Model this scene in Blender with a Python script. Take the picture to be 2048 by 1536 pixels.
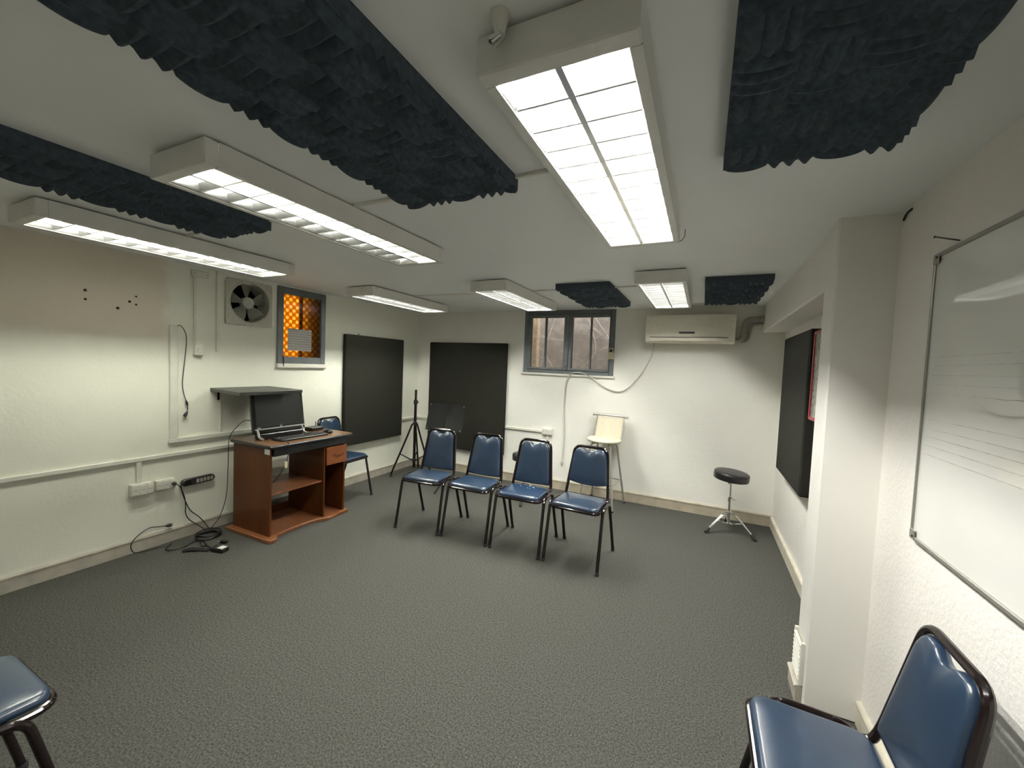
import bpy, math, random
from mathutils import Vector, Matrix, Euler

random.seed(7)
SC = bpy.context.scene
COL = SC.collection
for o in list(bpy.data.objects):
    bpy.data.objects.remove(o, do_unlink=True)

# ------------------------------------------------------------------ camera
F_PX = 805.0
cam_d = bpy.data.cameras.new('camera')
cam_d.sensor_fit = 'HORIZONTAL'
cam_d.sensor_width = 36.0
cam_d.lens = F_PX / 2048.0 * 36.0
cam_d.clip_start = 0.02
cam = bpy.data.objects.new('camera', cam_d)
COL.objects.link(cam)
yaw, pitch, roll = math.radians(25.313), math.radians(2.680), math.radians(2.353)
fw = Vector((-math.sin(yaw) * math.cos(pitch), math.cos(yaw) * math.cos(pitch), -math.sin(pitch)))
rt = Vector((math.cos(yaw), math.sin(yaw), 0))
up = rt.cross(fw)
r2 = rt * math.cos(roll) + up * math.sin(roll)
u2 = up * math.cos(roll) - rt * math.sin(roll)
cm = Matrix((r2, u2, -fw)).transposed().to_4x4()
cm.translation = Vector((0, 0, 1.5))
cam.matrix_world = cm
SC.camera = cam

# ------------------------------------------------------------------ world, exposure
W = bpy.data.worlds.new('overcast_sky')
SC.world = W
W.use_nodes = True
bg = W.node_tree.nodes['Background']
bg.inputs['Color'].default_value = (1.0, 0.95, 0.88, 1)
bg.inputs['Strength'].default_value = 2.6
SC.view_settings.view_transform = 'Standard'
SC.view_settings.look = 'None'
SC.view_settings.gamma = 1.0
SC.view_settings.use_curve_mapping = False
SC.view_settings.exposure = 0.0
SC.cycles.use_denoising = True
SC.cycles.max_bounces = 10
SC.cycles.diffuse_bounces = 6
SC.cycles.glossy_bounces = 5
SC.cycles.caustics_reflective = True
SC.cycles.caustics_refractive = False
TUBE_STRENGTH = 330.0

# ------------------------------------------------------------------ room numbers (metres)
XL, XR, YF, YB, ZC = -3.735, 0.70, -1.0, 4.693, 2.19


# ------------------------------------------------------------------ materials
def new_mat(name):
    m = bpy.data.materials.new(name)
    m.use_nodes = True
    nt = m.node_tree
    return m, nt, nt.nodes['Principled BSDF']


def P(name, col, rough=0.5, metal=0.0, spec=0.5, coat=0.0, vary=0.0, vscale=30.0, bump=0.0, bscale=200.0, bdist=0.002, col2=None, detail=4.0):
    """principled material with optional noise-driven colour variation and bump"""
    m, nt, b = new_mat(name)
    c = tuple(col) + (1,)
    b.inputs['Base Color'].default_value = c
    b.inputs['Roughness'].default_value = rough
    b.inputs['Metallic'].default_value = metal
    b.inputs['Specular IOR Level'].default_value = spec
    b.inputs['Coat Weight'].default_value = coat
    tc = nt.nodes.new('ShaderNodeTexCoord')
    if vary > 0 or col2:
        n = nt.nodes.new('ShaderNodeTexNoise')
        n.inputs['Scale'].default_value = vscale
        n.inputs['Detail'].default_value = detail
        nt.links.new(tc.outputs['Object'], n.inputs['Vector'])
        r = nt.nodes.new('ShaderNodeValToRGB')
        lo = tuple(v * (1 - vary) for v in col) if not col2 else tuple(col)
        hi = tuple(min(1, v * (1 + vary)) for v in col) if not col2 else tuple(col2)
        r.color_ramp.elements[0].position = 0.32
        r.color_ramp.elements[1].position = 0.68
        r.color_ramp.elements[0].color = lo + (1,)
        r.color_ramp.elements[1].color = hi + (1,)
        nt.links.new(n.outputs['Fac'], r.inputs['Fac'])
        nt.links.new(r.outputs['Color'], b.inputs['Base Color'])
    if bump > 0:
        n2 = nt.nodes.new('ShaderNodeTexNoise')
        n2.inputs['Scale'].default_value = bscale
        n2.inputs['Detail'].default_value = 3.0
        nt.links.new(tc.outputs['Object'], n2.inputs['Vector'])
        bp = nt.nodes.new('ShaderNodeBump')
        bp.inputs['Strength'].default_value = bump
        bp.inputs['Distance'].default_value = bdist
        nt.links.new(n2.outputs['Fac'], bp.inputs['Height'])
        nt.links.new(bp.outputs['Normal'], b.inputs['Normal'])
    return m


def wood(name, c1, c2, rough=0.35, scale=(3, 3, 40), spec=0.5):
    m, nt, b = new_mat(name)
    b.inputs['Roughness'].default_value = rough
    b.inputs['Specular IOR Level'].default_value = spec
    tc = nt.nodes.new('ShaderNodeTexCoord')
    mp = nt.nodes.new('ShaderNodeMapping')
    mp.inputs['Scale'].default_value = scale
    nt.links.new(tc.outputs['Object'], mp.inputs['Vector'])
    n = nt.nodes.new('ShaderNodeTexNoise')
    n.inputs['Scale'].default_value = 2.5
    n.inputs['Detail'].default_value = 6
    n.inputs['Distortion'].default_value = 0.6
    nt.links.new(mp.outputs['Vector'], n.inputs['Vector'])
    r = nt.nodes.new('ShaderNodeValToRGB')
    r.color_ramp.elements[0].position = 0.3
    r.color_ramp.elements[1].position = 0.7
    r.color_ramp.elements[0].color = tuple(c1) + (1,)
    r.color_ramp.elements[1].color = tuple(c2) + (1,)
    nt.links.new(n.outputs['Fac'], r.inputs['Fac'])
    nt.links.new(r.outputs['Color'], b.inputs['Base Color'])
    return m


def wall_mat(name, col, bump=0.25, bscale=60.0, bdist=0.004, patch=None, dirt=0.05):
    """painted plaster: large soft blotches, fine lumps; patch = (y0, y1, z0, z1, colour) of a soft-edged beige area"""
    m, nt, b = new_mat(name)
    L = nt.links.new
    b.inputs['Roughness'].default_value = 0.55
    b.inputs['Specular IOR Level'].default_value = 0.3
    tc = nt.nodes.new('ShaderNodeTexCoord')
    n = nt.nodes.new('ShaderNodeTexNoise')
    n.inputs['Scale'].default_value = 2.2
    n.inputs['Detail'].default_value = 5
    L(tc.outputs['Object'], n.inputs['Vector'])
    r = nt.nodes.new('ShaderNodeValToRGB')
    r.color_ramp.elements[0].position = 0.3
    r.color_ramp.elements[1].position = 0.75
    r.color_ramp.elements[0].color = tuple(v * (1 - dirt) for v in col) + (1,)
    r.color_ramp.elements[1].color = tuple(col) + (1,)
    L(n.outputs['Fac'], r.inputs['Fac'])
    out = r.outputs['Color']
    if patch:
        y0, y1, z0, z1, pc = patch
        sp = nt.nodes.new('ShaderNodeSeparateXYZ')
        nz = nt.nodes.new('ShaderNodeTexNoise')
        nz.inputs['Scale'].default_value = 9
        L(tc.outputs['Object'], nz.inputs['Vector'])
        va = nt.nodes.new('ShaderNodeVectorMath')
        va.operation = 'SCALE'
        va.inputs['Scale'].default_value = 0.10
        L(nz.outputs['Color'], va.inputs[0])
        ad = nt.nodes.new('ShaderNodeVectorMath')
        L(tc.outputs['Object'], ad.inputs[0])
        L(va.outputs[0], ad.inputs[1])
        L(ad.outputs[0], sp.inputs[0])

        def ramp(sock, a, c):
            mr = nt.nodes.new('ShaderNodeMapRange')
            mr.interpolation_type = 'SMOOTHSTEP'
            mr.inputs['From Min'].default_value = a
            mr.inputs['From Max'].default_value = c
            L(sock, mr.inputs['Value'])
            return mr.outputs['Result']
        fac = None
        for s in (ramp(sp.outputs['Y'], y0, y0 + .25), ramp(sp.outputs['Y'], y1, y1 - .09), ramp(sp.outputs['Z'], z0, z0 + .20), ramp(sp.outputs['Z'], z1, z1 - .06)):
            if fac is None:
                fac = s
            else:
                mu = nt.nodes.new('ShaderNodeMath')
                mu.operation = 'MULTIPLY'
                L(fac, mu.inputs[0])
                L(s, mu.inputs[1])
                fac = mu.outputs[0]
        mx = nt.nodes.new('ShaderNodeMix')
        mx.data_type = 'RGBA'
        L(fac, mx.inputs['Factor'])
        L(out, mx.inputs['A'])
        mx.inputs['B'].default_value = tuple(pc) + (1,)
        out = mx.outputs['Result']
    L(out, b.inputs['Base Color'])
    n2 = nt.nodes.new('ShaderNodeTexNoise')
    n2.inputs['Scale'].default_value = bscale
    n2.inputs['Detail'].default_value = 4
    L(tc.outputs['Object'], n2.inputs['Vector'])
    n3 = nt.nodes.new('ShaderNodeTexNoise')
    n3.inputs['Scale'].default_value = 5
    n3.inputs['Detail'].default_value = 3
    L(tc.outputs['Object'], n3.inputs['Vector'])
    sm = nt.nodes.new('ShaderNodeMath')
    sm.operation = 'MULTIPLY_ADD'
    L(n3.outputs['Fac'], sm.inputs[0])
    sm.inputs[1].default_value = 2.0
    L(n2.outputs['Fac'], sm.inputs[2])
    bp = nt.nodes.new('ShaderNodeBump')
    bp.inputs['Strength'].default_value = bump
    bp.inputs['Distance'].default_value = bdist
    L(sm.outputs[0], bp.inputs['Height'])
    L(bp.outputs['Normal'], b.inputs['Normal'])
    return m


def glass_mat(name, tint=(1, 1, 1), dirt=0.10):
    m = bpy.data.materials.new(name)
    m.use_nodes = True
    nt = m.node_tree
    nt.nodes.clear()
    L = nt.links.new
    out = nt.nodes.new('ShaderNodeOutputMaterial')
    tr = nt.nodes.new('ShaderNodeBsdfTransparent')
    tr.inputs['Color'].default_value = tuple(tint) + (1,)
    gl = nt.nodes.new('ShaderNodeBsdfGlossy')
    gl.inputs['Roughness'].default_value = 0.01
    fr = nt.nodes.new('ShaderNodeFresnel')
    fr.inputs['IOR'].default_value = 2.0
    mx = nt.nodes.new('ShaderNodeMixShader')
    L(fr.outputs[0], mx.inputs[0])
    L(tr.outputs[0], mx.inputs[1])
    L(gl.outputs[0], mx.inputs[2])
    df = nt.nodes.new('ShaderNodeBsdfDiffuse')
    df.inputs['Color'].default_value = (.6, .56, .5, 1)
    tc = nt.nodes.new('ShaderNodeTexCoord')
    n = nt.nodes.new('ShaderNodeTexNoise')
    n.inputs['Scale'].default_value = 14
    n.inputs['Detail'].default_value = 6
    L(tc.outputs['Object'], n.inputs['Vector'])
    mr = nt.nodes.new('ShaderNodeMapRange')
    mr.inputs['From Min'].default_value = .35
    mr.inputs['From Max'].default_value = .8
    mr.inputs['To Max'].default_value = dirt * 2
    L(n.outputs['Fac'], mr.inputs['Value'])
    m2 = nt.nodes.new('ShaderNodeMixShader')
    L(mr.outputs['Result'], m2.inputs[0])
    L(mx.outputs[0], m2.inputs[1])
    L(df.outputs[0], m2.inputs[2])
    L(m2.outputs[0], out.inputs['Surface'])
    return m


def emit_mat(name, col, strength):
    m = bpy.data.materials.new(name)
    m.use_nodes = True
    nt = m.node_tree
    nt.nodes.clear()
    out = nt.nodes.new('ShaderNodeOutputMaterial')
    e = nt.nodes.new('ShaderNodeEmission')
    e.inputs['Color'].default_value = tuple(col) + (1,)
    e.inputs['Strength'].default_value = strength
    nt.links.new(e.outputs[0], out.inputs['Surface'])
    return m


def amber_mat():
    """amber patterned glass: small squares, every other one a pale round dot; light comes through from outside"""
    m = bpy.data.materials.new('amber_patterned_glass')
    m.use_nodes = True
    nt = m.node_tree
    nt.nodes.clear()
    L = nt.links.new
    out = nt.nodes.new('ShaderNodeOutputMaterial')
    tc = nt.nodes.new('ShaderNodeTexCoord')
    sp = nt.nodes.new('ShaderNodeSeparateXYZ')
    L(tc.outputs['Object'], sp.inputs[0])
    CELL = 0.036

    def math_(op, a, b=None, c=None):
        n = nt.nodes.new('ShaderNodeMath')
        n.operation = op
        for i, v in enumerate((a, b, c)):
            if v is None:
                continue
            if isinstance(v, (int, float)):
                n.inputs[i].default_value = v
            else:
                L(v, n.inputs[i])
        return n.outputs[0]
    u = math_('DIVIDE', sp.outputs['Y'], CELL)
    v = math_('DIVIDE', sp.outputs['Z'], CELL)
    iu, iv = math_('FLOOR', u), math_('FLOOR', v)
    fu = math_('SUBTRACT', math_('SUBTRACT', u, iu), .5)
    fv = math_('SUBTRACT', math_('SUBTRACT', v, iv), .5)
    par = math_('FLOORED_MODULO', math_('ADD', iu, iv), 2.0)
    d = math_('POWER', math_('ADD', math_('POWER', math_('ABSOLUTE', fu), 4.0), math_('POWER', math_('ABSOLUTE', fv), 4.0)), .25)
    dot = nt.nodes.new('ShaderNodeMapRange')
    dot.inputs['From Min'].default_value = .50
    dot.inputs['From Max'].default_value = .40
    L(d, dot.inputs['Value'])
    isdot = math_('MULTIPLY', dot.outputs['Result'], par)
    rib = math_('MULTIPLY_ADD', math_('SINE', math_('MULTIPLY', sp.outputs['Y'], 900.0)), .12, .9)
    mx = nt.nodes.new('ShaderNodeMix')
    mx.data_type = 'RGBA'
    L(isdot, mx.inputs['Factor'])
    mx.inputs['A'].default_value = (.72, .30, .022, 1)
    mx.inputs['B'].default_value = (1.0, .74, .20, 1)
    sc = nt.nodes.new('ShaderNodeVectorMath')
    sc.operation = 'SCALE'
    L(mx.outputs['Result'], sc.inputs[0])
    L(rib, sc.inputs['Scale'])
    tl = nt.nodes.new('ShaderNodeBsdfTranslucent')
    L(sc.outputs[0], tl.inputs['Color'])
    tp = nt.nodes.new('ShaderNodeBsdfTransparent')
    L(sc.outputs[0], tp.inputs['Color'])
    gl = nt.nodes.new('ShaderNodeBsdfGlossy')
    gl.inputs['Roughness'].default_value = .12
    m1 = nt.nodes.new('ShaderNodeMixShader')
    m1.inputs[0].default_value = .5
    L(tl.outputs[0], m1.inputs[1])
    L(tp.outputs[0], m1.inputs[2])
    fr = nt.nodes.new('ShaderNodeFresnel')
    m2 = nt.nodes.new('ShaderNodeMixShader')
    L(fr.outputs[0], m2.inputs[0])
    L(m1.outputs[0], m2.inputs[1])
    L(gl.outputs[0], m2.inputs[2])
    L(m2.outputs[0], out.inputs['Surface'])
    return m


def stripes_mat(name, base, ink, axis, lines, z_top, pitch):
    """paper with rows of unreadable fine print"""
    m, nt, b = new_mat(name)
    L = nt.links.new
    b.inputs['Roughness'].default_value = .6
    tc = nt.nodes.new('ShaderNodeTexCoord')
    sp = nt.nodes.new('ShaderNodeSeparateXYZ')
    L(tc.outputs['Object'], sp.inputs[0])
    w = nt.nodes.new('ShaderNodeMath')
    w.operation = 'PINGPONG'
    L(sp.outputs['Z'], w.inputs[0])
    w.inputs[1].default_value = pitch
    lt = nt.nodes.new('ShaderNodeMath')
    lt.operation = 'LESS_THAN'
    L(w.outputs[0], lt.inputs[0])
    lt.inputs[1].default_value = pitch * .34
    n = nt.nodes.new('ShaderNodeTexNoise')
    n.inputs['Scale'].default_value = 90
    L(tc.outputs['Object'], n.inputs['Vector'])
    g = nt.nodes.new('ShaderNodeMath')
    g.operation = 'GREATER_THAN'
    L(n.outputs['Fac'], g.inputs[0])
    g.inputs[1].default_value = .42
    mu = nt.nodes.new('ShaderNodeMath')
    mu.operation = 'MULTIPLY'
    L(lt.outputs[0], mu.inputs[0])
    L(g.outputs[0], mu.inputs[1])
    mx = nt.nodes.new('ShaderNodeMix')
    mx.data_type = 'RGBA'
    L(mu.outputs[0], mx.inputs['Factor'])
    mx.inputs['A'].default_value = tuple(base) + (1,)
    mx.inputs['B'].default_value = tuple(ink) + (1,)
    L(mx.outputs['Result'], b.inputs['Base Color'])
    return m


M = {}
M['wall'] = wall_mat('white_wall_paint', (.86, .85, .79), bump=.35, bscale=45, bdist=.004, dirt=.05)
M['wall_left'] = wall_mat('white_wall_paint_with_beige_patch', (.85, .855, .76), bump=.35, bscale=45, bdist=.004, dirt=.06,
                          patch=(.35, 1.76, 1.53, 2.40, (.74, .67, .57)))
M['stucco'] = wall_mat('white_stucco_paint', (.86, .83, .78), bump=.6, bscale=75, bdist=.006, dirt=.03)
M['pillar'] = wall_mat('smooth_white_paint', (.86, .84, .79), bump=.12, bscale=20, bdist=.003, dirt=.03)
M['ceiling'] = wall_mat('white_ceiling_paint', (.91, .92, .92), bump=.25, bscale=12, bdist=.005, dirt=.04)
M['carpet'] = P('dark_grey_carpet', (.036, .036, .032), rough=.95, spec=.1, vscale=125, col2=(.108, .108, .096), bump=.8, bscale=420, bdist=.004, detail=8)
M['base_taupe'] = P('taupe_baseboard_paint', (.42, .39, .33), rough=.45, vary=.12, vscale=12)
M['base_sand'] = P('sand_baseboard_paint', (.44, .39, .30), rough=.45, vary=.15, vscale=9)
M['base_cream'] = P('cream_baseboard_paint', (.62, .58, .48), rough=.45, vary=.10, vscale=12)
M['white_plastic'] = P('white_plastic', (.72, .71, .64), rough=.4, vary=.04)
M['trunking'] = P('painted_trunking', (.74, .73, .66), rough=.5, vary=.06, vscale=10)
M['enamel'] = P('white_enamel_steel', (.74, .73, .69), rough=.4, vary=.04, vscale=8)
M['alu'] = P('bright_aluminium_louver', (.86, .87, .87), rough=.28, metal=1.0, vary=.03)
M['reflector'] = P('white_reflector', (.85, .85, .84), rough=.4)
for _k, _f, _c in (('fresh', 1.55, (1.0, .99, .93)), ('newer', 1.38, (1.0, .99, .91)), ('plain', 1.08, (1.0, 1.0, .88)), ('aged', .55, (1.0, 1.0, .84))):
    M['tube_' + _k] = emit_mat(_k + '_fluorescent_tube', _c, TUBE_STRENGTH * _f)
M['tube_off'] = P('unlit_fluorescent_tube', (.8, .8, .78), rough=.25)
M['foam'] = P('charcoal_acoustic_foam', (.060, .078, .096), rough=.95, spec=.15, vary=.25, vscale=60, bump=.4, bscale=700, bdist=.001)
M['fabric_panel'] = P('charcoal_panel_fabric', (.0165, .0160, .0128), rough=.9, spec=.12, vary=.12, vscale=200, bump=.3, bscale=900, bdist=.0008)
M['vinyl'] = P('blue_vinyl', (.015, .033, .066), rough=.30, spec=.70, coat=.25, vary=.10, vscale=18, bump=.12, bscale=500, bdist=.0006)
M['vinyl_worn'] = P('worn_blue_vinyl', (.015, .037, .080), rough=.27, spec=.70, coat=.25, vscale=26, vary=.15, bump=.2, bscale=300, bdist=.0008)
M['black_tube'] = P('black_enamelled_tube', (.010, .006, .006), rough=.13, spec=.42, vary=.1)
M['rubber'] = P('black_rubber', (.012, .012, .012), rough=.7, vary=.2)
M['black_plastic'] = P('black_plastic', (.012, .012, .013), rough=.35, vary=.15)
M['black_gloss'] = P('glossy_black_plastic', (.008, .008, .009), rough=.12, vary=.1)
M['screen'] = P('dark_screen', (.016, .017, .016), rough=.35, spec=.4, vary=.05)
M['silver'] = P('silver_plastic', (.75, .75, .74), rough=.25, metal=.6, vary=.04)
M['chrome'] = P('chrome', (.72, .72, .71), rough=.14, metal=1.0, vary=.03)
M['grey_steel'] = P('satin_grey_steel', (.52, .50, .46), rough=.32, metal=.7, vary=.05)
M['cream_pad'] = P('cream_vinyl', (.68, .62, .48), rough=.4, vary=.04)
M['frame_grey'] = P('blue_grey_window_paint', (.135, .150, .155), rough=.45, vary=.12, vscale=9)
M['glass'] = glass_mat('dusty_window_glass')
M['amber'] = amber_mat()
M['desk_side'] = wood('red_brown_desk_laminate', (.070, .018, .003), (.105, .030, .005), rough=.45, spec=.3, scale=(3, 3, .6))
M['desk_top'] = wood('speckled_brown_desk_top', (.10, .050, .024), (.24, .125, .062), rough=.28, scale=(30, 30, 30))
M['desk_base'] = wood('tan_desk_base_laminate', (.17, .062, .024), (.24, .095, .040), scale=(2, 8, 8))
M['drawer_front'] = wood('orange_brown_drawer_laminate', (.20, .062, .018), (.26, .085, .026), scale=(2, 2, 10))
M['black_shelf'] = P('black_shelf_laminate', (.020, .020, .019), rough=.4, vary=.15)
M['paper'] = stripes_mat('printed_notice_paper', (.60, .58, .56), (.36, .36, .37), 1, 8, 0, .0125)
M['red_frame'] = P('red_picture_frame', (.30, .025, .04), rough=.35, vary=.15)
M['art'] = P('mottled_green_grey_print', (.10, .14, .10), rough=.25, vscale=38, col2=(.42, .40, .37))
M['board'] = P('whiteboard_enamel', (.74, .74, .70), rough=.025, spec=.6, vary=.02, vscale=3)
M['board_frame'] = P('grey_aluminium_trim', (.30, .29, .26), rough=.4, metal=.5, vary=.05)
M['ink'] = P('faded_grey_ink', (.50, .48, .46), rough=.3, vary=.25, vscale=30)
M['ac'] = P('ivory_ac_plastic', (.84, .80, .68), rough=.35, vary=.03)
M['ac_dark'] = P('dark_slot', (.02, .02, .02), rough=.5, vary=.1)
M['pipe'] = P('grey_pipe_insulation', (.36, .35, .31), rough=.8, vary=.15)
M['cord_white'] = P('white_cord', (.55, .53, .48), rough=.5, vary=.08)
M['cord_black'] = P('black_cord', (.012, .012, .012), rough=.45, vary=.15)
M['white_label'] = P('white_label', (.75, .75, .74), rough=.5, vary=.05, vscale=80)
M['fan_white'] = P('aged_white_fan_plastic', (.52, .51, .44), rough=.45, vary=.08)
M['fan_blade'] = P('grey_fan_blade', (.22, .22, .19), rough=.45, vary=.12)
M['dark_void'] = P('dark_duct', (.006, .006, .006), rough=.9, vary=.1)
M['outdoor_wall'] = wall_mat('weathered_outdoor_plaster', (.50, .46, .43), bump=.5, bscale=25, bdist=.01, dirt=.45)
M['outdoor_wood'] = wood('pale_outdoor_timber', (.78, .62, .44), (.92, .78, .60), rough=.7, scale=(6, 6, .8))
M['outdoor_dark'] = P('dark_brown_outdoor_timber', (.10, .055, .02), rough=.8, vary=.3, vscale=8)
M['twig'] = P('dry_vine', (.68, .63, .57), rough=.8, vary=.25)
M['remote'] = P('beige_remote_plastic', (.58, .52, .36), rough=.4, vary=.05)
M['nail'] = P('dark_steel_nail', (.05, .045, .04), rough=.4, metal=.8, vary=.1)
M['hole'] = P('dark_drill_hole', (.02, .015, .012), rough=.9, vary=.1)


# ------------------------------------------------------------------ mesh helpers
class MB:
    def __init__(self):
        self.v, self.f = [], []

    def add(self, vs, fs, T=None):
        n = len(self.v)
        self.v += [tuple(T @ Vector(p)) for p in vs] if T else [tuple(p) for p in vs]
        self.f += [tuple(i + n for i in f) for f in fs]
        return self

    def box(self, lo, hi, b=0.0, T=None):
        lo, hi = [min(a, c) for a, c in zip(lo, hi)], [max(a, c) for a, c in zip(lo, hi)]
        if b <= 0:
            x0, y0, z0 = lo
            x1, y1, z1 = hi
            vs = [(x0, y0, z0), (x1, y0, z0), (x1, y1, z0), (x0, y1, z0), (x0, y0, z1), (x1, y0, z1), (x1, y1, z1), (x0, y1, z1)]
            fs = [(0, 3, 2, 1), (4, 5, 6, 7), (0, 1, 5, 4), (1, 2, 6, 5), (2, 3, 7, 6), (3, 0, 4, 7)]
            return self.add(vs, fs, T)
        b = min(b, min(h - l for l, h in zip(lo, hi)) * .49)
        vs, idx = [], {}
        for sx in (0, 1):
            for sy in (0, 1):
                for sz in (0, 1):
                    for ax in range(3):
                        s = (sx, sy, sz)
                        p = []
                        for k in range(3):
                            e = hi[k] if s[k] else lo[k]
                            if k != ax:
                                e += -b if s[k] else b
                            p.append(e)
                        idx[(sx, sy, sz, ax)] = len(vs)
                        vs.append(tuple(p))
        fs = []
        for ax in range(3):
            a1, a2 = (ax + 1) % 3, (ax + 2) % 3
            for s in (0, 1):
                q = []
                for (p1, p2) in ((0, 0), (1, 0), (1, 1), (0, 1)):
                    c = [0, 0, 0]
                    c[ax], c[a1], c[a2] = s, p1, p2
                    q.append(idx[(c[0], c[1], c[2], ax)])
                fs.append(tuple(q if s else q[::-1]))
            for p1 in (0, 1):
                for p2 in (0, 1):
                    q = []
                    for (s, who) in ((0, a1), (1, a1), (1, a2), (0, a2)):
                        c = [0, 0, 0]
                        c[ax], c[a1], c[a2] = s, p1, p2
                        q.append(idx[(c[0], c[1], c[2], who)])
                    fs.append(tuple(q if (p1 ^ p2) else q[::-1]))
        for sx in (0, 1):
            for sy in (0, 1):
                for sz in (0, 1):
                    q = [idx[(sx, sy, sz, k)] for k in range(3)]
                    fs.append(tuple(q if (sx ^ sy ^ sz) else q[::-1]))
        return self.add(vs, fs, T)

    def tube(self, pts, r, seg=10, closed=False, T=None, caps=True):
        pts = [Vector(p) for p in pts]
        n = len(pts)
        tang = []
        for i in range(n):
            if closed:
                t = pts[(i + 1) % n] - pts[i - 1]
            else:
                t = pts[min(i + 1, n - 1)] - pts[max(i - 1, 0)]
            tang.append(t.normalized())
        t0 = tang[0]
        ref = Vector((0, 0, 1)) if abs(t0.z) < .9 else Vector((1, 0, 0))
        nv = t0.cross(ref).normalized()
        vs, fs = [], []
        for i in range(n):
            if i:
                ax = tang[i - 1].cross(tang[i])
                if ax.length > 1e-8:
                    nv = Matrix.Rotation(tang[i - 1].angle(tang[i]), 3, ax.normalized()) @ nv
            bn = tang[i].cross(nv).normalized()
            nv = bn.cross(tang[i]).normalized()
            rr = r[i] if isinstance(r, (list, tuple)) else r
            for k in range(seg):
                a = 2 * math.pi * k / seg
                vs.append(pts[i] + (nv * math.cos(a) + bn * math.sin(a)) * rr)
        m = n if closed else n - 1
        for i in range(m):
            j = (i + 1) % n
            for k in range(seg):
                l = (k + 1) % seg
                fs.append((i * seg + k, i * seg + l, j * seg + l, j * seg + k))
        if not closed and caps:
            fs.append(tuple(range(seg - 1, -1, -1)))
            fs.append(tuple((n - 1) * seg + k for k in range(seg)))
        return self.add(vs, fs, T)

    def lathe(self, prof, seg=28, T=None):
        vs, fs = [], []
        n = len(prof)
        for (r, z) in prof:
            for k in range(seg):
                a = 2 * math.pi * k / seg
                vs.append((r * math.cos(a), r * math.sin(a), z))
        for i in range(n - 1):
            for k in range(seg):
                l = (k + 1) % seg
                fs.append((i * seg + k, i * seg + l, (i + 1) * seg + l, (i + 1) * seg + k))
        fs.append(tuple(range(seg - 1, -1, -1)))
        fs.append(tuple((n - 1) * seg + k for k in range(seg)))
        return self.add(vs, fs, T)

    def rings(self, rings, T=None, cap0=True, cap1=True):
        n = len(rings[0])
        vs = [p for r in rings for p in r]
        fs = []
        for i in range(len(rings) - 1):
            for k in range(n):
                l = (k + 1) % n
                fs.append((i * n + k, i * n + l, (i + 1) * n + l, (i + 1) * n + k))
        if cap0:
            fs.append(tuple(range(n - 1, -1, -1)))
        if cap1:
            fs.append(tuple((len(rings) - 1) * n + k for k in range(n)))
        return self.add(vs, fs, T)

    def prism(self, outline, z0, z1, b=0.0, T=None):
        """outline: ccw 2-D points, extruded in z, edges eased by b"""
        if b <= 0:
            return self.rings([[(x, y, z0) for x, y in outline], [(x, y, z1) for x, y in outline]], T)
        ins = inset(outline, b)
        return self.rings([[(x, y, z0) for x, y in ins], [(x, y, z0 + b) for x, y in outline],
                           [(x, y, z1 - b) for x, y in outline], [(x, y, z1) for x, y in ins]], T)

    def cushion(self, outline, th, dome, fmap, soft=.16, n=6):
        """padded slab: outline in (u, v), thickness th along t, domed face; fmap(u, v, t) -> point"""
        cx = sum(p[0] for p in outline) / len(outline)
        cy = sum(p[1] for p in outline) / len(outline)
        prof = [(.97, 0.0), (1.0, .12 * th), (1.0, .45 * th), (.985, .70 * th), (1 - soft * .4, .90 * th), (1 - soft, th),
                (.66, th + dome * .55), (.36, th + dome * .9), (.08, th + dome)]
        rg = [[fmap(cx + (u - cx) * s, cy + (v - cy) * s, t) for u, v in outline] for s, t in prof]
        return self.rings(rg)

    def build(self, name, mat, parent=None, smooth=35, world=False):
        me = bpy.data.meshes.new(name)
        vs = self.v
        if world and parent is not None:
            r = parent
            while r.parent:
                r = r.parent
            l = r.location
            vs = [(a - l.x, b - l.y, c - l.z) for a, b, c in vs]
        me.from_pydata(vs, [], self.f)
        me.validate()
        me.update()
        if mat is not None:
            me.materials.append(M[mat] if isinstance(mat, str) else mat)
        if smooth:
            me.polygons.foreach_set('use_smooth', [True] * len(me.polygons))
            me.set_sharp_from_angle(angle=math.radians(smooth))
        o = bpy.data.objects.new(name, me)
        COL.objects.link(o)
        if parent is not None:
            o.parent = parent
        return o


def inset(outline, b):
    n = len(outline)
    out = []
    for i in range(n):
        p0, p1, p2 = Vector(outline[i - 1]), Vector(outline[i]), Vector(outline[(i + 1) % n])
        e1, e2 = (p1 - p0), (p2 - p1)
        n1 = Vector((-e1.y, e1.x)).normalized() if e1.length > 1e-9 else Vector((0, 0))
        n2 = Vector((-e2.y, e2.x)).normalized() if e2.length > 1e-9 else n1
        d = (n1 + n2)
        d = d.normalized() if d.length > 1e-9 else n1
        c = max(.4, d.dot(n1))
        q = p1 + d * (b / c)
        out.append((q.x, q.y))
    return out


def rrect(x0, x1, y0, y1, r, n=5):
    pts = []
    for cx, cy, a0 in ((x1 - r, y0 + r, -90), (x1 - r, y1 - r, 0), (x0 + r, y1 - r, 90), (x0 + r, y0 + r, 180)):
        for k in range(n + 1):
            a = math.radians(a0 + 90 * k / n)
            pts.append((cx + r * math.cos(a), cy + r * math.sin(a)))
    return pts


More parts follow.
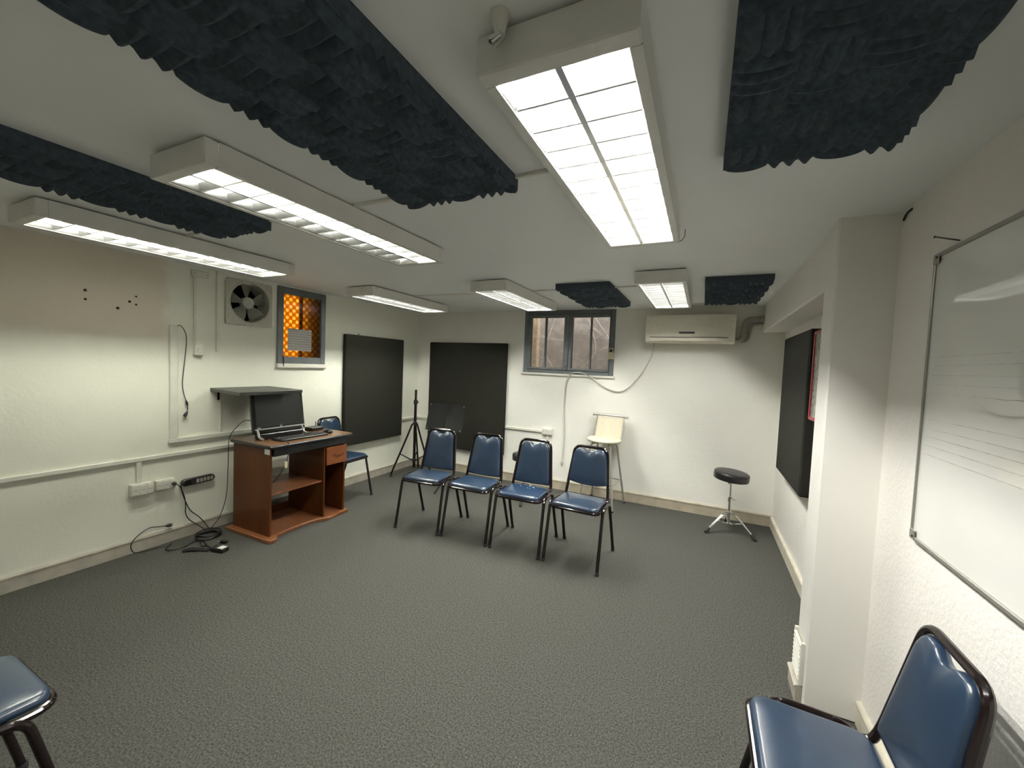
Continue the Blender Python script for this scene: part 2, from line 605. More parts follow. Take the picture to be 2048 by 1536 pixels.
def fillet(pts, r, n=6, closed=False):
    pts = [Vector(p) for p in pts]
    out = []
    m = len(pts)
    for i in range(m):
        if not closed and i in (0, m - 1):
            out.append(pts[i])
            continue
        a, b, c = pts[i - 1], pts[i], pts[(i + 1) % m]
        rr = r[i] if isinstance(r, (list, tuple)) else r
        d1 = min(rr, (a - b).length * .49)
        d2 = min(rr, (c - b).length * .49)
        p0 = b + (a - b).normalized() * d1
        p2 = b + (c - b).normalized() * d2
        for k in range(n + 1):
            t = k / n
            out.append(p0 * (1 - t) ** 2 + b * 2 * t * (1 - t) + p2 * t * t)
    return out


def spline(pts, n=8):
    pts = [Vector(p) for p in pts]
    q = [pts[0] * 2 - pts[1]] + pts + [pts[-1] * 2 - pts[-2]]
    out = []
    for i in range(1, len(q) - 2):
        p0, p1, p2, p3 = q[i - 1], q[i], q[i + 1], q[i + 2]
        for k in range(n):
            t = k / n
            out.append(.5 * ((2 * p1) + (p2 - p0) * t + (2 * p0 - 5 * p1 + 4 * p2 - p3) * t * t + (3 * p1 - p0 - 3 * p2 + p3) * t ** 3))
    out.append(pts[-1])
    return out


def thing(name, label, cat, loc=(0, 0, 0), rz=0.0, group=None):
    o = bpy.data.objects.new(name, None)
    o.empty_display_size = .1
    COL.objects.link(o)
    o.location = loc
    o.rotation_euler = (0, 0, rz)
    return tag(o, label, cat, group)


def tag(o, label, cat, group=None):
    o['label'] = label
    o['category'] = cat
    if group:
        o['group'] = group
    return o


def struct(o):
    o['kind'] = 'structure'
    return o


def lab(o, text):
    o['label'] = text
    return o


def copy_tree(o, parent=None):
    c = o.copy()
    COL.objects.link(c)
    c.parent = parent
    for ch in list(o.children):
        copy_tree(ch, c)
    return c


# ================================================================== THE SETTING
TH = .22


def holed(axis, at0, at1, a0, a1, z0, z1, holes):
    """slab wall at axis ('x' or 'y') between at0 and at1, with rectangular holes (a0, a1, z0, z1)"""
    mb = MB()
    ys = sorted({a0, a1} | {h[0] for h in holes} | {h[1] for h in holes})
    for i in range(len(ys) - 1):
        s, e = ys[i], ys[i + 1]
        hs = sorted([(h[2], h[3]) for h in holes if h[0] <= s + 1e-6 and h[1] >= e - 1e-6])
        z = z0
        for (h0, h1) in hs + [(z1, z1)]:
            if h0 - z > 1e-5:
                lo, hi = ((at0, s, z), (at1, e, h0)) if axis == 'x' else ((s, at0, z), (e, at1, h0))
                mb.box(lo, hi)
            z = max(z, h1)
    return mb


struct(MB().box((XL - TH, YF - TH, -.12), (XR + TH, YB + TH, 0)).build('floor', 'carpet', smooth=0))
struct(MB().box((XL - TH, YF - TH, ZC), (XR + TH, YB + TH, ZC + .15)).build('ceiling', 'ceiling', smooth=0))
LW = (2.555, 3.075, 1.435, 2.165)       # hole of the amber window (y, z)
FH = (2.10, 2.455, 1.785, 2.13)         # hole of the extractor fan
BW = (-2.055, -.945, 1.43, 2.185)       # hole of the casement window (x, z)
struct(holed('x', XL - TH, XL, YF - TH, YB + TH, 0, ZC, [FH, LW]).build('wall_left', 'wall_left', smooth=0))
struct(holed('y', YB, YB + TH, XL, XR, 0, ZC, [BW]).build('wall_back', 'wall', smooth=0))
struct(MB().box((XR, YF - TH, 0), (XR + TH, YB + TH, ZC)).build('wall_right', 'stucco', smooth=0))
struct(MB().box((XL, YF - TH, 0), (XR, YF, ZC)).build('wall_front', 'wall', smooth=0))
# pillar and beam of the right wall (soft plaster edges)
PX0, PY0, PY1 = .492, 2.19, 2.355
pm = MB().box((PX0, PY0, 0), (XR + .01, PY1, ZC + .01), b=.008)
struct(pm.build('wall_pillar', 'pillar'))
bm = MB().box((PX0 + .018, PY1 - .01, 1.925), (XR + .01, YB + .01, ZC + .01), b=.010)
struct(bm.build('wall_beam', 'pillar'))


def baseboard(name, mat, a, b, nrm, h=.10, t=.016):
    """board with a rounded lip along the top, from a to b on the floor, standing off along nrm"""
    a, b, nrm = Vector(a), Vector(b), Vector(nrm)
    prof = [(0, 0), (t, 0), (t, h * .80), (t * 1.25, h * .84), (t * 1.25, h * .93), (t * .9, h), (0, h)]
    mb = MB()
    mb.rings([[tuple(p + nrm * d + Vector((0, 0, z))) for d, z in prof] for p in (a, b)])
    return struct(mb.build(name, mat, smooth=25))


baseboard('baseboard_left', 'base_taupe', (XL, YF, 0), (XL, YB, 0), (1, 0, 0), h=.100)
baseboard('baseboard_back', 'base_sand', (XR, YB, 0), (XL, YB, 0), (0, -1, 0), h=.115)
baseboard('baseboard_right', 'base_cream', (XR, PY1, 0), (XR, YB, 0), (-1, 0, 0), h=.105)
baseboard('baseboard_right_near', 'base_cream', (XR, YF, 0), (XR, PY0, 0), (-1, 0, 0), h=.105)
baseboard('baseboard_pillar', 'base_taupe', (PX0, PY0 + .01, 0), (PX0, PY1 + .01, 0), (-1, 0, 0), h=.085, t=.026)

# outside, seen through the panes
struct(MB().box((-3.4, YB + .95, -.1), (.9, YB + 1.1, 2.9)).build('wall_outdoor', 'outdoor_wall', smooth=0))
struct(MB().box((-3.4, YB + TH, 1.02), (.9, YB + 1.1, 1.10)).build('floor_light_well', 'outdoor_wall', smooth=0))

# ------------------------------------------------------------------ casement window in the back wall
yw = YB - .012
w1 = thing('window_1', 'blue-grey painted casement window in the back wall', 'window', (-1.5, YB, 1.43))
struct(w1)
fr = MB()
x0, x1, z0, z1 = -2.068, -.936, 1.420, 2.188
fw_ = .05
fr.box((x0, yw, z0), (x0 + fw_, YB + .06, z1), .004).box((x1 - fw_, yw, z0), (x1, YB + .06, z1), .004)
fr.box((x0 + fw_, yw, z0), (x1 - fw_, YB + .06, z0 + .042), .004).box((x0 + fw_, yw, z1 - .05), (x1 - fw_, YB + .06, z1), .004)
fr.build('window_frame', 'frame_grey', w1, world=True)
for (c0, c1, mull) in ((-2.018, -1.492, -1.782), (-1.490, -.986, -1.215)):
    s = MB()
    a0, a1, b0, b1 = c0 + .001, c1 - .001, z0 + .043, z1 - .051
    iz0, iz1 = 1.490, 2.100
    il, ir = (a0 + .045, a1 - .05) if c0 < -1.8 else (a0 + .05, a1 - .012)
    s.box((a0, yw - .012, b0), (il, YB + .03, b1), .004).box((ir, yw - .012, b0), (a1, YB + .03, b1), .004)
    s.box((il, yw - .012, b0), (ir, YB + .03, iz0), .004).box((il, yw - .012, iz1), (ir, YB + .03, b1), .004)
    sash = s.build('casement', 'frame_grey', w1, world=True)
    MB().box((mull - .009, yw - .006, iz0), (mull + .009, YB + .03, iz1), .003).build('glazing_bar', 'frame_grey', sash, world=True)
    for (p0, p1) in ((il, mull - .009), (mull + .009, ir)):
        MB().box((p0 - .002, YB + .008, iz0 - .002), (p1 + .002, YB + .011, iz1 + .002)).build('pane', 'glass', sash, smooth=0, world=True)
MB().box((-1.512, yw - .022, 1.47), (-1.478, yw - .012, 2.13), .003).build('astragal', 'frame_grey', w1, world=True)
lt = MB().box((-1.505, yw - .034, 1.472), (-1.487, yw - .022, 1.53), .003)
lt.build('latch', 'frame_grey', w1, world=True)
MB().box((-2.09, YB - .022, 1.392), (-.915, YB + .02, 1.4195), .006).build('window_sill', 'trunking', w1, world=True)

# timber post and vines in the light well
tp = MB().box((-2.20, YB + .40, 1.10), (-2.06, YB + .50, 2.9), .006)
tag(tp.build('timber_post', 'outdoor_wood'), 'pale timber post standing outside the casement window', 'post')
tp2 = MB().box((-2.30, YB + .34, 1.10), (-2.225, YB + .40, 2.9), .004)
tag(tp2.build('timber_batten', 'outdoor_dark'), 'narrow dark batten beside the pale timber post outside', 'batten')
random.seed(4)
vn = thing('dry_vine', 'pale tangle of dry vine on the wall outside the casement window', 'vine', (-1.5, YB + .90, 1.10))
for k in range(4):
    xa = (-1.95, -1.62, -1.30, -1.02)[k]
    pts = [(xa, YB + .90, 1.10), (xa + random.uniform(-.1, .25), YB + .86, 1.45), (xa + random.uniform(-.2, .3), YB + .84, 1.75), (xa + random.uniform(-.2, .2), YB + .90, 2.2)]
    st = MB().tube(spline(pts), .006, 6).build('stem', 'twig', vn, world=True)
    for j in range(4):
        q = spline(pts)[7 + 4 * j]
        s = random.choice((-1, 1))
        MB().tube(spline([q, q + Vector((.12 * s, -.02, .07)), q + Vector((.26 * s, .03, .02 + .05 * j))]), .0035, 5).build('branch', 'twig', st, world=True)

# ------------------------------------------------------------------ amber window in the left wall
w2 = struct(thing('window_2', 'grey framed window with amber patterned glass', 'window', (XL, 2.82, 1.43)))
y0, y1, z0, z1 = 2.545, 3.085, 1.425, 2.172
f = MB()
f.box((XL - .10, y0, z0), (XL + .020, y0 + .058, z1), .004).box((XL - .10, y1 - .058, z0), (XL + .020, y1, z1), .004)
f.box((XL - .10, y0 + .058, z0), (XL + .020, y1 - .058, z0 + .068), .004).box((XL - .10, y0 + .058, z1 - .066), (XL + .020, y1 - .058, z1), .004)
f.build('window_frame', 'frame_grey', w2, world=True)
MB().box((XL - .012, y0 + .056, z0 + .066), (XL - .008, y1 - .056, z1 - .064)).build('pane', 'amber', w2, smooth=0, world=True)
MB().box((XL - .026, 2.790, z0 + .066), (XL - .013, 2.828, z1 - .064), .002).build('glazing_bar', 'outdoor_dark', w2, world=True)
MB().box((XL - .004, y0 - .004, z0 - .045), (XL + .028, y1 + .012, z0 - .001), .006).build('window_sill', 'trunking', w2, world=True)
MB().tube([(XL + .022, 2.60, z0 + .075), (XL + .030, 2.602, z0 + .02), (XL + .024, 2.60, z0 - .03)], .005, 8).build('catch', 'nail', w2, world=True)
MB().box((XL - .110, 2.86, z0 + .070), (XL - .084, 3.026, z1 - .068), .004).build('dark_backing', 'outdoor_dark', w2, world=True)  # dark timber board added outside the pane to darken this half of the glass
nb = MB().box((XL - .0075, 2.665, 1.556), (XL - .0065, 2.932, 1.776))
tag(nb.build('paper_notice', 'paper', smooth=0), 'white printed paper notice taped onto the amber window glass', 'notice')

# ================================================================== CEILING LAMPS
NB = 11


def lamp(x, y0, y1, label, lit=(True, True), age='plain'):
    w, zb = .165, 2.100
    zt = ZC - .009
    t = thing('ceiling_lamp', label, 'lamp', (x, (y0 + y1) / 2, zt), group='louvred fluorescent lamps on the ceiling')
    L = (y1 - y0) / 2
    h = zb - zt
    sh = MB()
    e = .0015
    li = L - .045
    sh.box((-w, -li, h), (-w + e * 2, li, 0)).box((w - e * 2, -li, h), (w, li, 0))
    sh.box((-w + e * 2, -li, -.004), (w - e * 2, li, 0))
    sh.box((-w + e * 2, -li, h), (-w + .024, li, h + .004)).box((w - .024, -li, h), (w - e * 2, li, h + .004))
    sh.build('housing', 'enamel', t, smooth=25)
    for (ya, yb) in ((-L, -li - .0003), (li + .0003, L)):
        MB().box((-w - .001, ya, h - .001), (w + .001, yb, 0), .004).build('end_cap', 'enamel', t, smooth=25)
    # mounting feet that keep the box a few millimetres off the ceiling
    for yy in (-L * .6, L * .6):
        MB().box((-.04, yy - .03, 0), (.04, yy + .03, .0095)).build('mounting_plate', 'enamel', t)
    iy = L - .046
    xi = w - .025
    # slanted side reflectors and the central channel
    rf = MB()
    for s in (-1, 1):
        rf.add([(s * xi, -iy, h + .007), (s * xi, iy, h + .007), (s * (xi - .012), iy, -.012), (s * (xi - .012), -iy, -.012)], [(0, 1, 2, 3)])
    rf.build('side_reflector', 'alu', t, smooth=0)
    MB().add([(-xi, -iy, -.010), (xi, -iy, -.010), (xi, iy, -.010), (-xi, iy, -.010)], [(0, 1, 2, 3)]).build('top_reflector', 'reflector', t, smooth=0)
    cw0, cw1 = .0075, .003
    ch = MB()
    ch.rings([[(-cw0, yy, h + .004), (cw0, yy, h + .004), (cw1, yy, h + .050), (-cw1, yy, h + .050)] for yy in (-iy, iy)])
    ch.build('louvre_spine', 'alu', t, smooth=0)
    bl = MB()
    for s in (-1, 1):
        xa, xb = (cw0 * .9, xi - .002)
        d0, d1 = .0035, .011
        q = []
        for xx in (s * xa, s * xb):
            q.append([(xx, -d0, h + .006), (xx, d0, h + .006), (xx, d1, h + .037), (xx, -d1, h + .037)])
        bl.rings(q)
    first = None
    for k in range(NB):
        yy = -iy + (k + 1) * (2 * iy) / (NB + 1)
        if first is None:
            first = bl.build('louvre_blade', 'alu', t, smooth=0)
            o = first
        else:
            o = first.copy()
            COL.objects.link(o)
        o.parent = t
        o.location = (0, yy, 0)
    for s, on in ((-1, lit[0]), (1, lit[1])):
        n = 9
        MB().tube([(s * .072, -iy + .03 + (2 * iy - .06) * k / (n - 1), h + .066) for k in range(n)], .0085, 8).build('fluorescent_tube', 'tube_' + age if on else 'tube_off', t)
        for e2 in (-1, 1):
            MB().box((s * .072 - .012, e2 * (iy - .028) - .012, h + .05), (s * .072 + .012, e2 * (iy - .028) + .012, -.010), .002).build('lamp_holder', 'white_plastic', t)
    return t


LX = (-.300, -1.622, -2.968)
L1 = lamp(LX[0], .745, 2.045, 'ceiling lamp beside the big foam panel near the whiteboard, both tubes glaring', age='fresh')
L2 = lamp(LX[1], .745, 2.045, 'ceiling lamp between two long foam panels, with only one tube lit', lit=(False, True))
L3 = lamp(LX[2], .745, 2.045, 'ceiling lamp nearest the extractor fan on the left wall', age='aged')
L4 = lamp(LX[2], 2.83, 4.05, 'ceiling lamp above the tripod stand and the two charcoal wall panels')
L5 = lamp(LX[1], 2.89, 4.11, 'ceiling lamp in front of the casement window, beside a foam panel', age='newer')
L6 = lamp(LX[0], 2.90, 4.12, 'ceiling lamp between two short foam panels, in front of the air conditioner', age='newer')

# wire hook at the far corner of the glaring lamp; hook with chrome barrel at its other end
hk = MB().tube(spline([(LX[0] + .150, 2.0462, 2.112), (LX[0] + .172, 2.052, 2.112), (LX[0] + .186, 2.055, 2.135), (LX[0] + .186, 2.056, 2.165)]), .0016, 6)
tag(hk.build('wire_hook', 'nail'), 'thin bent wire hook at the corner of the glaring ceiling lamp', 'hook')
h2 = thing('ceiling_hook', 'white ceiling mount with a chrome barrel at the end of the glaring lamp', 'hook', (-.400, .722, ZC))
MB().lathe([(.018, 0), (.018, -.012), (.012, -.03), (.010, -.045)][::-1], 16).build('mount', 'white_plastic', h2)
MB().tube([(-.014, -.004, -.050), (-.004, -.006, -.056), (.012, -.010, -.052)], [.009, .0115, .009], 12).build('barrel', 'chrome', h2)
h3 = thing('lamp_screw', 'small bright screw head on the end of the lamp above the tripod stand', 'screw', (-2.938, 2.8298, 2.165))
MB().lathe([(.009, 0), (.009, .003), (.005, .007)], 12, T=Matrix.Rotation(math.radians(90), 4, 'X')).build('screw_head', 'chrome', h3)


# ------------------------------------------------------------------ ceiling conduits linking the lamps
def conduit(segs, name, label, group=None, r=.008, mat='trunking'):
    t = thing(name, label, 'conduit', segs[0][0], group=group)
    for a, b in segs:
        a, b = Vector(a), Vector(b)
        lo = Vector((min(a.x, b.x), min(a.y, b.y), min(a.z, b.z)))
        hi = Vector((max(a.x, b.x), max(a.y, b.y), max(a.z, b.z)))
        d = [r if hi[k] - lo[k] < 1e-6 else 0 for k in range(3)]
        MB().box([lo[k] - d[k] for k in range(3)], [hi[k] + d[k] for k in range(3)], .002).build('run', mat, t, world=True)
    return t


zc = ZC - .0065
conduit([((-2.80, 1.345, zc), (-1.788, 1.345, zc)), ((-1.455, 1.345, zc), (-.466, 1.345, zc))], 'cable_conduit', 'thin white conduit across the ceiling linking the lamps beside the long foam panels', r=.0065)
conduit([((-2.80, 3.42, zc), (-1.788, 3.42, zc)), ((-1.455, 3.42, zc), (-.466, 3.42, zc))], 'cable_conduit', 'thin white conduit across the ceiling linking the lamps in front of the casement window', r=.0065)


# ------------------------------------------------------------------ acoustic foam
def foam(x0, x1, y0, y1, label, seed):
    rnd = random.Random(seed)
    base, amp, step, blk, per = .030, .032, .0065, .1155, .0385
    nx, ny = int((x1 - x0) / step) + 1, int((y1 - y0) / step) + 1
    vs, fs = [], []

    def hgt(x, y):
        bx, by = math.floor(x / blk), math.floor(y / blk)
        fx, fy = x / blk - bx, y / blk - by
        if (bx + by) % 2 == 0:
            a, b, w = x, fy, fx
        else:
            a, b, w = y, fx, fy
        tri = abs(((a / per) % 1) - .5) * 2
        arch = math.sin(math.pi * b) ** .6
        return base + amp * (.22 + .78 * (1 - tri) ** .9) * (.55 + .45 * arch)
    ox, oy = rnd.uniform(0, blk), rnd.uniform(0, blk)
    for j in range(ny + 1):
        for i in range(nx + 1):
            x, y = x0 + (x1 - x0) * i / nx, y0 + (y1 - y0) * j / ny
            vs.append((x - x0, y - y0, -hgt(x - x0 + ox, y - y0 + oy)))
    W_ = nx + 1
    for j in range(ny):
        for i in range(nx):
            a = j * W_ + i
            fs.append((a, a + W_, a + W_ + 1, a + 1))
    rim = [i for i in range(W_)] + [j * W_ + nx for j in range(1, ny + 1)] + [ny * W_ + i for i in range(nx - 1, -1, -1)] + [j * W_ for j in range(ny - 1, 0, -1)]
    n0 = len(vs)
    for k in rim:
        vs.append((vs[k][0], vs[k][1], -.0005))
    m = len(rim)
    for k in range(m):
        fs.append((rim[k], rim[(k + 1) % m], n0 + (k + 1) % m, n0 + k))
    fs.append(tuple(n0 + k for k in range(m)))
    mb = MB()
    mb.add(vs, fs)
    o = mb.build('acoustic_foam_panel', 'foam', smooth=50)
    o.location = (x0, y0, ZC)
    return tag(o, label, 'foam panel', 'acoustic foam panels on the ceiling')


foam(-1.150, -.655, .16, 1.365, 'long charcoal foam panel between the one-tube lamp and the glaring lamp', 1)
foam(.020, .440, .16, 1.470, 'long charcoal foam panel on the ceiling beside the whiteboard', 2)
foam(-2.490, -2.035, .16, 1.350, 'long charcoal foam panel beside the lamp nearest the extractor fan', 3)
foam(-1.150, -.705, 3.20, 4.22, 'short charcoal foam panel on the ceiling in front of the casement window', 4)
foam(-.025, .400, 3.23, 4.22, 'short charcoal foam panel on the ceiling beside the beam, by the air conditioner', 5)


# ================================================================== WALL PANELS, BOARD, PICTURE
def fabric_panel(lo, hi, label):
    mb = MB().box(lo, hi, .010)
    return tag(mb.build('acoustic_wall_panel', 'fabric_panel'), label, 'wall panel', 'charcoal fabric acoustic wall panels')


fabric_panel((XL + .0005, 3.335, .482), (-3.685, 4.322, 1.778), 'tall charcoal fabric panel on the left wall beside the amber window')
fabric_panel((-3.502, 4.643, .318), (-2.290, YB - .0005, 1.776), 'wide charcoal fabric panel on the back wall behind the music stand')
fabric_panel((.622, 3.245, .695), (XR - .0005, 4.170, 1.822), 'thick charcoal fabric panel on the right wall beside the red picture')
pk = MB().tube([(-3.69, 3.52, 1.777), (-3.69, 3.525, 1.795)], .006, 8)
tag(pk.build('panel_hook', 'nail'), 'small dark hook on top of the panel beside the amber window', 'hook')

pc = thing('framed_picture', 'red framed mottled green picture between the pillar and the thick panel', 'picture', (XR, 2.9, 1.2))
p0, p1, q0, q1, xf = 2.60, 3.180, 1.228, 1.795, XR - .070
fm = MB()
fm.box((xf, p0, q0), (XR - .0005, p0 + .020, q1), .004).box((xf, p1 - .020, q0), (XR - .0005, p1, q1), .004)
fm.box((xf, p0 + .020, q0), (XR - .0005, p1 - .020, q0 + .020), .004).box((xf, p0 + .020, q1 - .020), (XR - .0005, p1 - .020, q1), .004)
fm.build('frame', 'red_frame', pc, world=True)
MB().box((xf + .008, p0 + .019, q0 + .019), (XR - .0006, p1 - .019, q1 - .019)).build('print', 'art', pc, smooth=0, world=True)

wb = thing('whiteboard', 'large whiteboard with faint music staves and grey aluminium trim', 'whiteboard', (XR, .95, .957))
wy0, wy1, wz0, wz1 = .02, 1.852, .957, 1.930
wx = XR - .016
MB().box((wx + .004, wy0 + .008, wz0 + .008), (XR - .0005, wy1 - .008, wz1 - .008)).build('writing_surface', 'board', wb, smooth=0, world=True)
for (a, b, nm) in (((wy0, wz0), (wy1, wz0 + .013), 'trim'), ((wy0, wz1 - .013), (wy1, wz1), 'trim'), ((wy0, wz0 + .013), (wy0 + .010, wz1 - .013), 'trim'), ((wy1 - .010, wz0 + .013), (wy1, wz1 - .013), 'trim')):
    MB().box((wx - .002, a[0], a[1]), (XR - .0005, b[0], b[1]), .002).build(nm, 'board_frame', wb, world=True)
for (a, s) in ((wy1, -1), (wy0, 1)):
    for (zz, sz) in ((wz1, -1), (wz0, 1)):
        cnr = MB().box((wx - .004, a + s * .002, zz + sz * .002), (wx + .001, a + s * .036, zz + sz * .036), .002)
        cn = cnr.build('corner_bracket', 'board_frame', wb, world=True)
        MB().lathe([(.004, 0), (.0035, .003)], 10, T=Matrix.Translation((wx - .004, a + s * .026, zz + sz * .014)) @ Matrix.Rotation(math.radians(-90), 4, 'Y')).build('screw', 'nail', cn, world=True)
for zz in (1.582, 1.554, 1.523, 1.494, 1.464, 1.377, 1.346, 1.319, 1.290, 1.260):
    MB().box((wx + .0032, wy0 + .02, zz - .0008), (wx + .0041, wy1 - .03, zz + .0008)).build('staff_line', 'ink', wb, smooth=0, world=True)
nl = MB().tube([(XR + .005, 1.742, 1.944), (XR - .022, 1.790, 1.972)], .0022, 8)
nl2 = MB().tube([(XR + .003, 1.742, 1.944), (XR - .036, 1.805, 1.978), (XR - .038, 1.807, 1.9785)], [.0022, .0022, .0045], 8)
tag(nl2.build('bent_nail', 'nail'), 'bent dark nail sticking out of the wall above the whiteboard', 'nail')
ck = MB().tube(spline([(XR - .001, 2.10, 2.172), (XR - .006, 2.13, 2.166), (XR - .004, 2.165, 2.150)]), .0045, 6)
tag(ck.build('cable_end', 'cord_black'), 'black cable end at the ceiling corner beside the pillar', 'cable')

# vent grille on the pillar
vg = thing('vent_grille', 'cream plastic vent grille low on the pillar above its baseboard', 'vent', (PX0, 2.29, .09))
gx = PX0 - .014
MB().box((gx + .006, 2.198, .090), (PX0 - .0005, 2.348, .285), .003).build('back_plate', 'base_taupe', vg, world=True)
for k in range(9):
    zz = .100 + k * .020
    MB().box((gx - .006, 2.208, zz), (gx + .009, 2.338, zz + .009), .002).build('slat', 'white_plastic', vg, world=True)
for yy in (2.196, 2.336):
    MB().box((gx - .002, yy, .088), (PX0 - .0004, yy + .014, .287), .002).build('side_rim', 'white_plastic', vg, world=True)

# ================================================================== LEFT WALL FITTINGS
fan = thing('extractor_fan', 'square white extractor fan with grey blades beside the amber window', 'fan', (XL, 2.276, 1.965))
cy_, cz_, R_ = 2.279, 1.962, .172
ay0, ay1, az0, az1 = 2.072, 2.480, 1.758, 2.152
seg = 48
circ = [(cy_ + R_ * math.cos(2 * math.pi * k / seg), cz_ + R_ * math.sin(2 * math.pi * k / seg)) for k in range(seg)]
sq = []
for (cy, cz) in circ:
    dy, dz = cy - cy_, cz - cz_
    s = min(((ay1 if dy > 0 else ay0) - cy_) / dy if abs(dy) > 1e-9 else 9, ((az1 if dz > 0 else az0) - cz_) / dz if abs(dz) > 1e-9 else 9)
    sq.append((cy_ + dy * s, cz_ + dz * s))
pl = MB()
xa, xb = XL + .0005, XL + .028
pl.rings([[(xa, y, z) for y, z in sq], [(xb - .004, y, z) for y, z in sq], [(xb, cy_ + (y - cy_) * .985, cz_ + (z - cz_) * .985) for y, z in sq],
          [(xb, cy_ + (y - cy_) * 1.08, cz_ + (z - cz_) * 1.08) for y, z in circ], [(xb + .006, cy_ + (y - cy_) * 1.04, cz_ + (z - cz_) * 1.04) for y, z in circ],
          [(xb, y, z) for y, z in circ], [(XL - .16, y, z) for y, z in circ]], cap0=False, cap1=False)
pl.build('face_plate', 'fan_white', fan, world=True)
MB().box((XL - .165, cy_ - .178, cz_ - .173), (XL - .155, cy_ + .178, cz_ + .168)).build('dark_backing', 'dark_void', fan, world=True)
hub_t = Matrix.Translation((XL - .02, cy_, cz_)) @ Matrix.Rotation(math.radians(90), 4, 'Y')
MB().lathe([(.050, -.04), (.052, .005), (.050, .016), (.040, .022), (.012, .024)], 28, T=hub_t).build('hub', 'fan_white', fan, world=True)
for k in range(5):
    a = math.radians(72 * k + 20)
    b = MB()
    ringpts = []
    for rr, wd, tw in ((.045, .032, 40), (.085, .060, 34), (.125, .082, 28), (.162, .088, 24)):
        row = []
        for s, th in ((-1, .0015), (1, .0015), (1, -.0015), (-1, -.0015)):
            ww = s * wd * .72
            tt = math.radians(tw)
            row.append((ww * math.cos(tt), rr, -ww * math.sin(tt) + th))
        ringpts.append(row)
    Tb = Matrix.Translation((XL - .035, cy_, cz_)) @ Matrix.Rotation(math.radians(90), 4, 'Y') @ Matrix.Rotation(a, 4, 'Z')
    b.rings(ringpts, T=Tb)
    b.build('blade', 'fan_blade', fan, world=True)
MB().tube([(XL + .006, cy_ + .01, az0 + .002), (XL + .010, cy_ + .012, az0 - .022)], .0015, 6).build('pull_cord', 'cord_white', fan, world=True)

xw = XL + .0005
jb = thing('junction_box', 'white junction box at the ceiling left of the extractor fan', 'junction box', (XL, 1.88, 2.10))
MB().box((xw, 1.820, 2.108), (XL + .030, 1.944, 2.156), .004).build('cover', 'white_plastic', jb, world=True)
for yy in (1.838, 1.926):
    MB().lathe([(.004, 0), (.0035, .002)], 10, T=Matrix.Translation((XL + .030, yy, 2.130)) @ Matrix.Rotation(math.radians(90), 4, 'Y')).build('screw', 'nail', jb, world=True)
conduit([((XL + .0085, 1.848, 1.561), (XL + .0085, 1.848, 2.107))], 'cable_conduit', 'thin upright conduit between the junction box and the wall switch')
sw = thing('wall_switch', 'small white surface switch below the upright conduit left of the fan', 'switch', (XL, 1.868, 1.47))
MB().box((xw, 1.838, 1.474), (XL + .034, 1.900, 1.5605), .005).build('box', 'white_plastic', sw, world=True)
MB().box((XL + .034, 1.858, 1.494), (XL + .040, 1.882, 1.540), .002).build('rocker', 'white_plastic', sw, world=True)
conduit([((XL + .010, 2.015, 1.52), (XL + .010, 2.015, 2.187))], 'cable_conduit', 'wide upright conduit close beside the extractor fan', r=.0095)
MBt = MB().box((xw, 1.676, .8205), (XL + .024, 1.727, 1.703), .004)
tag(MBt.build('cable_trunking', 'trunking'), 'broad upright trunking on the left wall with a black cord leaving its top', 'trunking')
MBt = MB().box((xw, 1.672, .782), (XL + .026, 2.43, .8200), .004)
tag(MBt.build('cable_trunking', 'trunking'), 'level trunking at desk height below the broad upright trunking', 'trunking')
MBt = MB().box((xw, 2.040, .8205), (XL + .010, 2.056, 1.16), .002)
tag(MBt.build('cable_trunking', 'trunking'), 'slim upright trunking below the black wall shelf', 'trunking')
tr = thing('cable_trunking', 'long level trunking running round the left and back walls', 'trunking', (XL, 1.5, .69))
MB().box((xw, YF + .01, .675), (XL + .022, 3.333, .708), .005).build('run', 'trunking', tr, world=True)
MB().box((xw, 4.324, .675), (XL + .022, YB - .0005, .708), .005).build('run', 'trunking', tr, world=True)
MB().box((XL + .0225, YB - .022, .675), (-3.504, YB - .0005, .708), .005).build('run', 'trunking', tr, world=True)
MB().box((-2.2885, YB - .022, .675), (-1.7665, YB - .0005, .708), .005).build('run', 'trunking', tr, world=True)
MB().box((xw, 1.472, .5185), (XL + .018, 1.503, .6748), .003).build('drop', 'trunking', tr, world=True)
MB().box((-1.712, YB - .018, .118), (-1.682, YB - .0005, .6555), .003).build('drop', 'trunking', tr, world=True)


def outlet(lo, hi, face, n, label, ax):
    t = thing('power_outlet', label, 'outlet', [(lo[k] + hi[k]) / 2 for k in range(3)], group='surface power outlets')
    MB().box(lo, hi, .006).build('box', 'white_plastic', t, world=True)
    for k in range(n):
        if ax == 'x':
            a = lo[1] + (hi[1] - lo[1]) * (k + .5) / n
            c = (hi[0], a, (lo[2] + hi[2]) / 2)
            mod = MB().box((c[0], a - .019, lo[2] + .012), (c[0] + .004, a + .019, hi[2] - .012), .002).build('socket_module', 'white_plastic', t, world=True)
            for d in (-.009, 0, .009):
                MB().lathe([(.0025, 0), (.002, .0006)], 8, T=Matrix.Translation((c[0] + .004, a + d, c[2])) @ Matrix.Rotation(math.radians(90), 4, 'Y')).build('pin_hole', 'hole', mod, world=True)
        else:
            a = lo[0] + (hi[0] - lo[0]) * (k + .5) / n
            c = (a, lo[1], (lo[2] + hi[2]) / 2)
            mod = MB().box((a - .017, lo[1] - .004, lo[2] + .012), (a + .017, lo[1], hi[2] - .012), .002).build('socket_module', 'white_plastic', t, world=True)
            for d in (-.009, 0, .009):
                MB().lathe([(.0025, 0), (.002, .0006)], 8, T=Matrix.Translation((a + d, lo[1] - .004, c[2])) @ Matrix.Rotation(math.radians(90), 4, 'X')).build('pin_hole', 'hole', mod, world=True)
    return t


